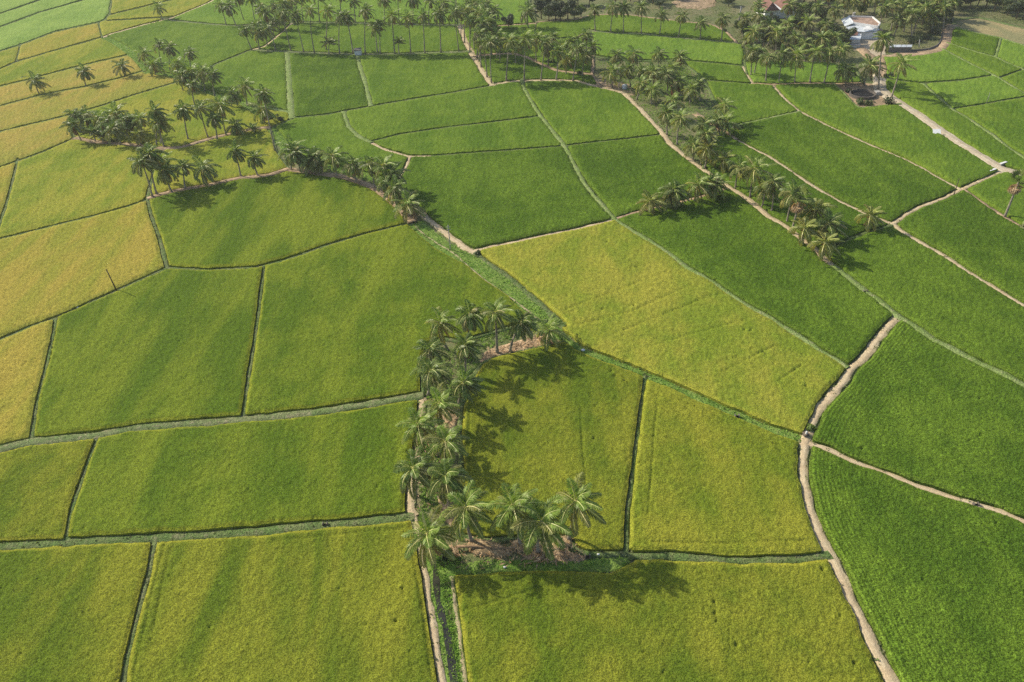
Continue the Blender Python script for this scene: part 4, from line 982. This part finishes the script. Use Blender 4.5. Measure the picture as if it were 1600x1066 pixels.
def banana(x, y, label):
    rg = random.Random(int(x)); root = empty('banana_plant', at(x, y)); st = MB(); st.tube([(0, 0, -.1), (.05, 0, 1.2), (.1, .05, 2.2)], [.16, .13, .08], 7); st.build('stem', M['weedleaf'], root, True)
    mb = MB()
    for k in range(9):
        ph = k * 2.4; e = math.radians(rg.uniform(25, 75)); p = np.array([.1, .05, 2.1]); L_ = rg.uniform(1.6, 2.3); pts = [p]
        for s in range(5):
            ee = e - s * .3; p = p + np.array([math.cos(ph) * math.cos(ee), math.sin(ph) * math.cos(ee), math.sin(ee)]) * L_ / 5; pts.append(p)
        sd = np.array([-math.sin(ph), math.cos(ph), 0]); wd = [.05, .25, .33, .32, .24, .02]; vs = []
        for q, w in zip(pts, wd): vs += [q + sd * w - [0, 0, .08 * w], q, q - sd * w - [0, 0, .08 * w]]
        mb.add(vs, [f for i in range(5) for f in ((3*i, 3*i+1, 3*i+4, 3*i+3), (3*i+1, 3*i+2, 3*i+5, 3*i+4))], 0, rg.random())
    mb.build('foliage', M['leaflight'], root); return tag(root, label, 'banana plant', 'banana plants near the farmhouse')
for k, (x, y) in enumerate(((1216,70),(1222,74),(1228,68),(1234,73),(1212,76))):
    banana(x, y, f'bright green banana plant, {ORD[[1,2,3,4,0][k]]} from the left in the grove')

# ------------------------------------------------------------------ buildings
def pxy(pts, z): return [tuple(at(x, y, z)[:2]) for x, y in pts]
def prism_local(name, pts, z0, z1, mat, root):
    o = root.location; mb = MB(); mb.prism([(p[0] - o.x, p[1] - o.y) for p in pts], z0, z1); return mb.build(name, M[mat], root)
hc = at(1345, 46); house = empty('farmhouse', hc)
A = pxy([(1325,27),(1363,28),(1375,38),(1371,43),(1333,37)], 3.6)
prism_local('wall', A, 0, 3.45, 'white', house); prism_local('flat_roof', A, 3.46, 3.66, 'flatroof', house)
def edge_boxes(name, P, z0, z1, th, mat, root):
    o = root.location; mb = MB()
    for i in range(len(P)):
        a, b = np.array(P[i]), np.array(P[(i + 1) % len(P)]); m = (a + b) / 2; d = b - a
        mb.box((m[0] - o.x, m[1] - o.y, (z0 + z1) / 2), (np.linalg.norm(d) + th * .98, th, z1 - z0), math.atan2(d[1], d[0]))
    return mb.build(name, M[mat], root)
edge_boxes('parapet', A, 3.3, 4.1, .32, 'white', house)
def slab(name, quad, zs, mat, root, th=.12):
    o = root.location; V = [at(x, y, z) for (x, y), z in zip(quad, zs)]; V = [(v[0] - o.x, v[1] - o.y, v[2]) for v in V]
    n = len(V); mb = MB(); mb.add(V + [(v[0], v[1], v[2] - th) for v in V], [tuple(range(n))[::-1], tuple(range(n, 2 * n))] + [(i, (i + 1) % n, n + (i + 1) % n, n + i) for i in range(n)])
    return mb.build(name, M[mat], root)
slab('tin_roof', [(1314,30),(1325,26),(1334,36),(1320,41)], [3.2, 4.0, 4.0, 3.2], 'tin', house)
slab('lean_to_roof', [(1322,42),(1334,38),(1371,43.5),(1375,47),(1350,50),(1325,48)], [3.0, 3.3, 3.3, 2.6, 2.6, 2.6], 'tin', house)
slab('porch_roof', [(1350,43),(1356,40),(1363,43),(1364,46.5),(1350,46.5)], [3.3, 3.7, 3.3, 3.0, 3.0], 'white', house)
slab('tile_roof', [(1323,48.5),(1333,45.5),(1341,50),(1340,55),(1327,55.5)], [2.8, 3.2, 2.9, 2.4, 2.4], 'tile', house)
slab('side_roof', [(1365,44.5),(1376,44.5),(1380,48),(1366,48)], [2.9, 2.9, 2.5, 2.5], 'flatroof', house)
Bq = pxy([(1324,44),(1372,45),(1374,50),(1326,51)], 2.3); prism_local('front_room', Bq, 0, 2.25, 'white', house)
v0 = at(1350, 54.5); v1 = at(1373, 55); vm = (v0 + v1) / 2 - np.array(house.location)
mb = MB(); mb.box((vm[0], vm[1] - .05, 1.05), (np.linalg.norm(v1 - v0) * .98, .12, 2.0), math.atan2(v1[1] - v0[1], v1[0] - v0[0])); mb.build('veranda_shade_panel', M['shadepaint'], house)  # solid near-black panel paints the shade under the veranda
mb = MB(); mb.box((vm[0] - 1.2, vm[1] - .16, 1.3), (.8, .08, .9)); mb.build('window', M['glass'], house)
for q in (1348, 1361, 1375):
    p = at(q, 55.4) - np.array(house.location); mb = MB(); mb.tube([(p[0], p[1], 0), (p[0], p[1], 2.55)], .10, 6); mb.build('veranda_post', M['white'], house)
mb = MB(); p = at(1334, 24, 4) - np.array(house.location); mb.tube([(p[0], p[1], 3.6), (p[0], p[1], 4.9)], [.5, .5], 10); mb.build('water_tank', M['concrete'], house)
tag(house, 'white farmhouse with tin lean-to roofs and a brown flat roof', 'house')
sh = empty('farm_shed', at(1337, 62)); slab('roof', [(1331,56.5),(1346,56),(1344,62),(1327,61.5)], [2.5, 2.5, 2.1, 2.1], 'tin', sh, .1)
prism_local('wall', pxy([(1331,63),(1344,63),(1345,58),(1333,58)], 1.0), 0, 2.0, 'white', sh); tag(sh, 'small shed with a pale sheet roof in front of the farmhouse', 'shed')
sh = empty('white_wall', at(1336, 71)); prism_local('wall', pxy([(1328,69),(1344,69),(1344,71),(1328,71)], .9), 0, 1.0, 'white', sh); prism_local('coping', pxy([(1327.5,68.8),(1344.5,68.8),(1344.5,71.2),(1327.5,71.2)], 1.0), 1.0, 1.12, 'concrete', sh); tag(sh, 'low white wall beside the farmyard', 'wall')
sh = empty('cattle_shed', at(1407, 77))
for k in range(4):
    x0 = 1391 + k * 8.6; slab('roof_sheet', [(x0 + 1, 70), (x0 + 8.8, 70), (x0 + 7.6, 73.6), (x0 - .4, 73.6)], [2.2, 2.2, 1.75, 1.75], 'tin', sh, .06)
prism_local('wall', pxy([(1389,74.2),(1425,73.8),(1425,71),(1390,71)], 1.6), 0, 1.55, 'greywall', sh); tag(sh, 'long low shed with four white sheet roof panels', 'shed')
wl = empty('compound_wall', at(1430, 82)); wl_p = densify([(1384,82),(1400,81.6),(1430,80.5),(1450,78.5),(1463,73.5),(1469,66),(1472,52)], 2.0); mb = MB()
for a, b in zip(wl_p[:-1], wl_p[1:]):
    m = (a + b) / 2; d = b - a; mb.box((m[0] - wl.location.x, m[1] - wl.location.y, .28), (np.linalg.norm(d) * 1.02, .2, .66), math.atan2(d[1], d[0]))
mb.build('wall', M['greywall'], wl); tag(wl, 'curved grey compound wall around the farmyard', 'wall')
th = empty('tile_roof_house', at(1212, 24)); o = at(1212, 24)
for k, (dx, w) in enumerate(((-3.3, 5.4), (3.4, 5.6))):
    mb = MB(); x0, x1 = dx - w / 2, dx + w / 2; y0, y1 = -5, 6; zb, zr = 3.0, 5.6
    mb.add([(x0, y0, zb), (dx, y0 + 1.5, zr), (x1, y0, zb), (x0, y1, zb), (dx, y1 - 1, zr), (x1, y1, zb)], [(0, 1, 4, 3), (1, 2, 5, 4), (0, 2, 1), (3, 4, 5), (0, 3, 5, 2)]); mb.build('roof', M['tile'], th)
mb = MB(); mb.box((0, .6, 1.45), (11.6, 9.6, 2.98)); mb.build('wall', M['white'], th)
mb = MB(); mb.box((-3.3, -4.3, 1.1), (1.0, .12, 2.1)); mb.build('door', M['wood'], th)
mb = MB(); mb.box((2.6, -4.3, 1.6), (1.2, .1, 1.0)); mb.build('window', M['glass'], th)
tag(th, 'house with two brown clay tile roofs behind the grove', 'house')
ph = empty('pump_house', at(560.5, 87)); mb = MB(); mb.box((0, 0, 1.05), (2.3, 2.0, 2.1)); mb.build('wall', M['white'], ph)
mb = MB(); mb.box((0, 0, 2.19), (2.6, 2.3, .18), 0, 0, (0, .10)); mb.build('roof', M['greywall'], ph); mb = MB(); mb.box((-1.19, -.2, .85), (.08, .8, 1.6)); mb.build('door', M['pole'], ph)
tag(ph, 'small white pump house with dark roof on the palm row bank', 'pump house')
bh = empty('brick_hut', at(1055, 149)); mb = MB(); mb.box((0, 0, 1.1), (2.2, 2.0, 2.2)); mb.build('wall', M['brick'], bh); mb = MB(); mb.box((0, 0, 2.29), (2.7, 2.5, .15), 0, 0, (0, .12)); mb.build('roof', M['tile'], bh)
mb = MB(); mb.box((.2, -1.02, .9), (.8, .08, 1.7)); mb.build('door', M['pole'], bh); tag(bh, 'small orange brick hut hidden among the dense palms', 'hut')
# white tank under palms
tk = MB(); tk.tube([(0, 0, 0), (0, 0, 1.1), (0, 0, 1.3), (0, 0, 1.4)], [.8, .8, .55, .25], 14)
tag(tk.build('water_tank', M['tin'], smooth=False, loc=at(976, 139)), 'pale water tank under palms at the road bend', 'tank')
# stone well
we = empty('stone_well', at(1347, 150)); mb = MB(); n = 36; Ro, Ri, Hh = 3.5, 3.2, .85; vs = []
for r, z in ((Ro, -.1), (Ro, Hh), (Ri, Hh), (Ri, .05)):
    for k in range(n): vs.append((r * math.cos(2 * math.pi * k / n), r * math.sin(2 * math.pi * k / n), z + (.06 * math.sin(k * 2.3) if z == Hh else 0)))
mb.add(vs, [(j * n + k, j * n + (k + 1) % n, (j + 1) * n + (k + 1) % n, (j + 1) * n + k) for j in range(3) for k in range(n)]); mb.build('ring_wall', M['stone'], we)
mb = MB(); mb.add([(Ri * math.cos(2 * math.pi * k / n), Ri * math.sin(2 * math.pi * k / n), .26) for k in range(n)], [tuple(range(n))]); mb.build('water_surface', M['shadepaint'], we)  # water disc painted near-black to stand for the shaded depth of the pit
mb = MB(); mb.box((4.3, .2, .5), (1.3, 1.6, 1.0)); mb.build('concrete_step', M['concrete'], we)
tag(we, 'large round open stone well with dark water', 'well')

# ------------------------------------------------------------------ small things
def pole(bx, by, tx, ty, label, r=.09, mat='pole', arm=0, name='wooden_pole'):
    P, T = tip((bx, by), (tx, ty)); h = T - P; root = empty(name, P); mb = MB(); mb.tube([(0, 0, -.2), tuple(h * .5), tuple(h)], [r * 1.2, r, r * .8], 7); mb.build('shaft', M[mat], root, True)
    if arm:
        for z in (.93, .84):
            a = MB(); a.box((h[0] * z, h[1] * z - .08, h[2] * z), (arm, .08, .09)); a.build('crossarm', M[mat], root)
    return tag(root, label, 'pole')
pole(183,456,166,421,'dark wooden pole standing on the bank of the golden plot', .11)
pole(704,391,700,352,'utility pole with crossarm beside the weedy ditch', .10, 'concrete', .9, 'utility_pole')
pole(1490,306,1499,279,'dark wooden pole at the sandy path crossing', .09)
pole(1541,163,1547,145,'thin pale pole standing in the light green plot', .06, 'concrete')
pole(578,368,577,360,'short stake on the grassy bank near the striped plot', .05)
pole(1436,74,1437,62,'pale bare stump post inside the compound', .14, 'concrete', 0, 'stump_post')
P, T = tip((1153,38), (1158,10)); root = empty('dead_tree', P); h = T - P; mb = MB(); mb.tube([(0, 0, -.2), tuple(h * .5 + [.2, 0, 0]), tuple(h)], [.35, .28, .18], 8); mb.build('trunk', M['concrete'], root, True)
mb = MB(); mb.tube([tuple(h * .7), tuple(h * .9 + [.7, 0, .3])], [.12, .05], 6); mb.tube([tuple(h * .8), tuple(h * 1.05 + [-.5, .2, .2])], [.1, .04], 6); mb.build('branch', M['concrete'], root); tag(root, 'dead tree with a bare whitish trunk near the tile roof house', 'dead tree')
P0, P1 = at(714, 854, .6), at(797, 857, .5); mb = MB(); d = P1 - P0; mb.tube([(0, 0, 0), tuple(d * .3 + [0, .05, .08]), tuple(d * .65 + [0, -.06, .05]), tuple(d)], [.19, .16, .14, .10], 8)
tag(mb.build('fallen_trunk', M['fallen'], smooth=True, loc=P0), 'fallen palm trunk lying across the long husk mound', 'fallen trunk')
def bag(x, y, s, label):
    rg = random.Random(int(x)); mb = MB(); vs = [(0, 0, s * .75)]; n = 10
    for z, q in ((.62, .55), (.35, .95), (.1, 1.0), (-.05, .8)):
        for k in range(n): a = 2 * math.pi * k / n; r = s * q * rg.uniform(.8, 1.15); vs.append((r * math.cos(a), r * .75 * math.sin(a), s * z * rg.uniform(.85, 1.1)))
    fs = [(0, 1 + k, 1 + (k + 1) % n) for k in range(n)] + [(1 + j * n + k, 1 + (j + 1) * n + k, 1 + (j + 1) * n + (k + 1) % n, 1 + j * n + (k + 1) % n) for j in range(3) for k in range(n)]
    mb.add(vs, fs); p = at(x, y); tag(mb.build('white_bag', M['bag'], smooth=True, loc=(p[0], p[1], .2)), label, 'bag')
bag(935, 868, .2, 'small white bag on the bank right of the palm mounds'); bag(789, 888, .2, 'white bag on the weedy bank below the palms'); bag(722/1+0, 399+0, .22, 'pale bag on the footpath beside the utility pole') if False else None
bag(581, 368, .25, 'white bag on the grassy bank near the stake'); bag(122, 482, .2, 'tiny white bag beside the golden plot bank'); bag(911, 549, .35, 'pale bundle at the ditch corner near the palm shadow')
sg = empty('sign_board', at(1463, 213)); mb = MB(); mb.box((0, .35, .95), (1.8, 1.5, .06), -.25, 0, (0, .55)); mb.build('panel', M['bag'], sg)
for s in (-.6, .6):
    mb = MB(); mb.tube([(s * math.cos(-.25), s * math.sin(-.25) + .55, -.1), (s * math.cos(-.25), s * math.sin(-.25) + .55, .95)], .04, 6); mb.build('leg', M['concrete'], sg)
tag(sg, 'plain white board tilted on short legs at the edge of the pale road', 'sign')
for (x, y), l in (((1549, 270), 'western low concrete parapet at the end of the pale road'), ((1566, 259), 'eastern low concrete parapet at the end of the pale road')):
    cw = empty('culvert_parapet', at(x, y)); mb = MB(); mb.box((0, 0, .35), (1.8, .35, .7), .4); mb.build('wall', M['concrete'], cw); mb = MB(); mb.box((0, 0, .74), (2.0, .5, .1), .4); mb.build('coping', M['white'], cw); tag(cw, l, 'parapet', 'culvert parapets')
vb = empty('valve_box', at(1258, 682)); mb = MB(); mb.box((0, 0, .3), (.7, .6, .6), .3); mb.build('body', M['stone'], vb); mb = MB(); mb.box((-.05, -.1, .75), (.18, .18, .7), .3); mb.build('post', M['white'], vb); mb = MB(); mb.box((0, 0, .64), (.8, .7, .07), .3); mb.build('lid', M['wood'], vb)
tag(vb, 'small brown box with a white post at the three way junction', 'valve box')
for (x, y), l in (((1151, 653), 'dark little sluice gap on the ditch bank of the yellow olive plot'), ((918, 872), 'dark wooden sluice at the bank right of the palm mounds'), ((1523, 791), 'small dark sluice on the sandy path at the right'), ((509, 822), 'small dark sluice on the long lower bank'), ((1351, 458), 'small dark sluice on the pale grassy bank')):
    sl = empty('sluice_gate', at(x, y)); mb = MB()
    for s in (-.35, .35): mb.box((s * .8, 0, .35), (.1, .4, .6))
    mb.build('frame', M['stone'], sl); mb = MB(); mb.box((0, 0, .28), (.46, .07, .45)); mb.build('board', M['pole'], sl); tag(sl, l, 'sluice', 'sluices on the banks')

# ------------------------------------------------------------------ air
hz = MB(); x0, x1, y0, y1, z0, z1 = -700, 700, -120, 800, -1.0, 90.0
hz.box(((x0 + x1) / 2, (y0 + y1) / 2, (z0 + z1) / 2), (x1 - x0, y1 - y0, z1 - z0))
hm = bpy.data.materials.new('pale_haze'); hm.use_nodes = True; nt = hm.node_tree
nt.nodes.remove(nt.nodes['Principled BSDF']); vp = nt.nodes.new('ShaderNodeVolumePrincipled'); vp.inputs['Color'].default_value = (.92, .93, .90, 1); vp.inputs['Density'].default_value = .00018; vp.inputs['Anisotropy'].default_value = .1
nt.links.new(vp.outputs[0], nt.nodes['Material Output'].inputs['Volume'])
tag(hz.build('haze', hm), 'thin pale haze over the valley', kind='stuff')

# ------------------------------------------------------------------ light, sky, camera
EL, AZ = math.radians(36), math.radians(303)       # compass azimuth from +Y, clockwise
sdir = Vector((math.sin(AZ) * math.cos(EL), math.cos(AZ) * math.cos(EL), math.sin(EL)))
sun = bpy.data.lights.new('sun', 'SUN'); sun.energy = 4.4; sun.angle = math.radians(1.1); sun.color = (1, .92, .76)
so = bpy.data.objects.new('sun', sun); so.rotation_euler = sdir.to_track_quat('Z', 'Y').to_euler(); so.location = (0, 0, 200); link(so)
w = bpy.data.worlds.new('World'); scene.world = w; w.use_nodes = True
sk = w.node_tree.nodes.new('ShaderNodeTexSky'); sk.sky_type = 'NISHITA'; sk.sun_disc = False; sk.sun_elevation = EL; sk.sun_rotation = AZ; sk.dust_density = 2.0
w.node_tree.links.new(sk.outputs[0], w.node_tree.nodes['Background'].inputs[0]); w.node_tree.nodes['Background'].inputs[1].default_value = .14
cam = bpy.data.cameras.new('camera'); cam.sensor_width = 36; cam.lens = 36 * FPX / 1600; cam.clip_end = 12000; cam.clip_start = .5
co = bpy.data.objects.new('camera', cam); co.location = CAM
from mathutils import Matrix
co.rotation_euler = Matrix((tuple(RT), tuple(UP), tuple(-FW))).transposed().to_euler(); link(co); scene.camera = co
scene.view_settings.view_transform = 'Standard'; scene.view_settings.look = 'None'; scene.view_settings.exposure = 0.15; scene.view_settings.gamma = 1
scene.cycles.use_denoising = False
scene.cycles.max_bounces = 6; scene.cycles.volume_bounces = 0; scene.cycles.transparent_max_bounces = 8
print('palms', NP)
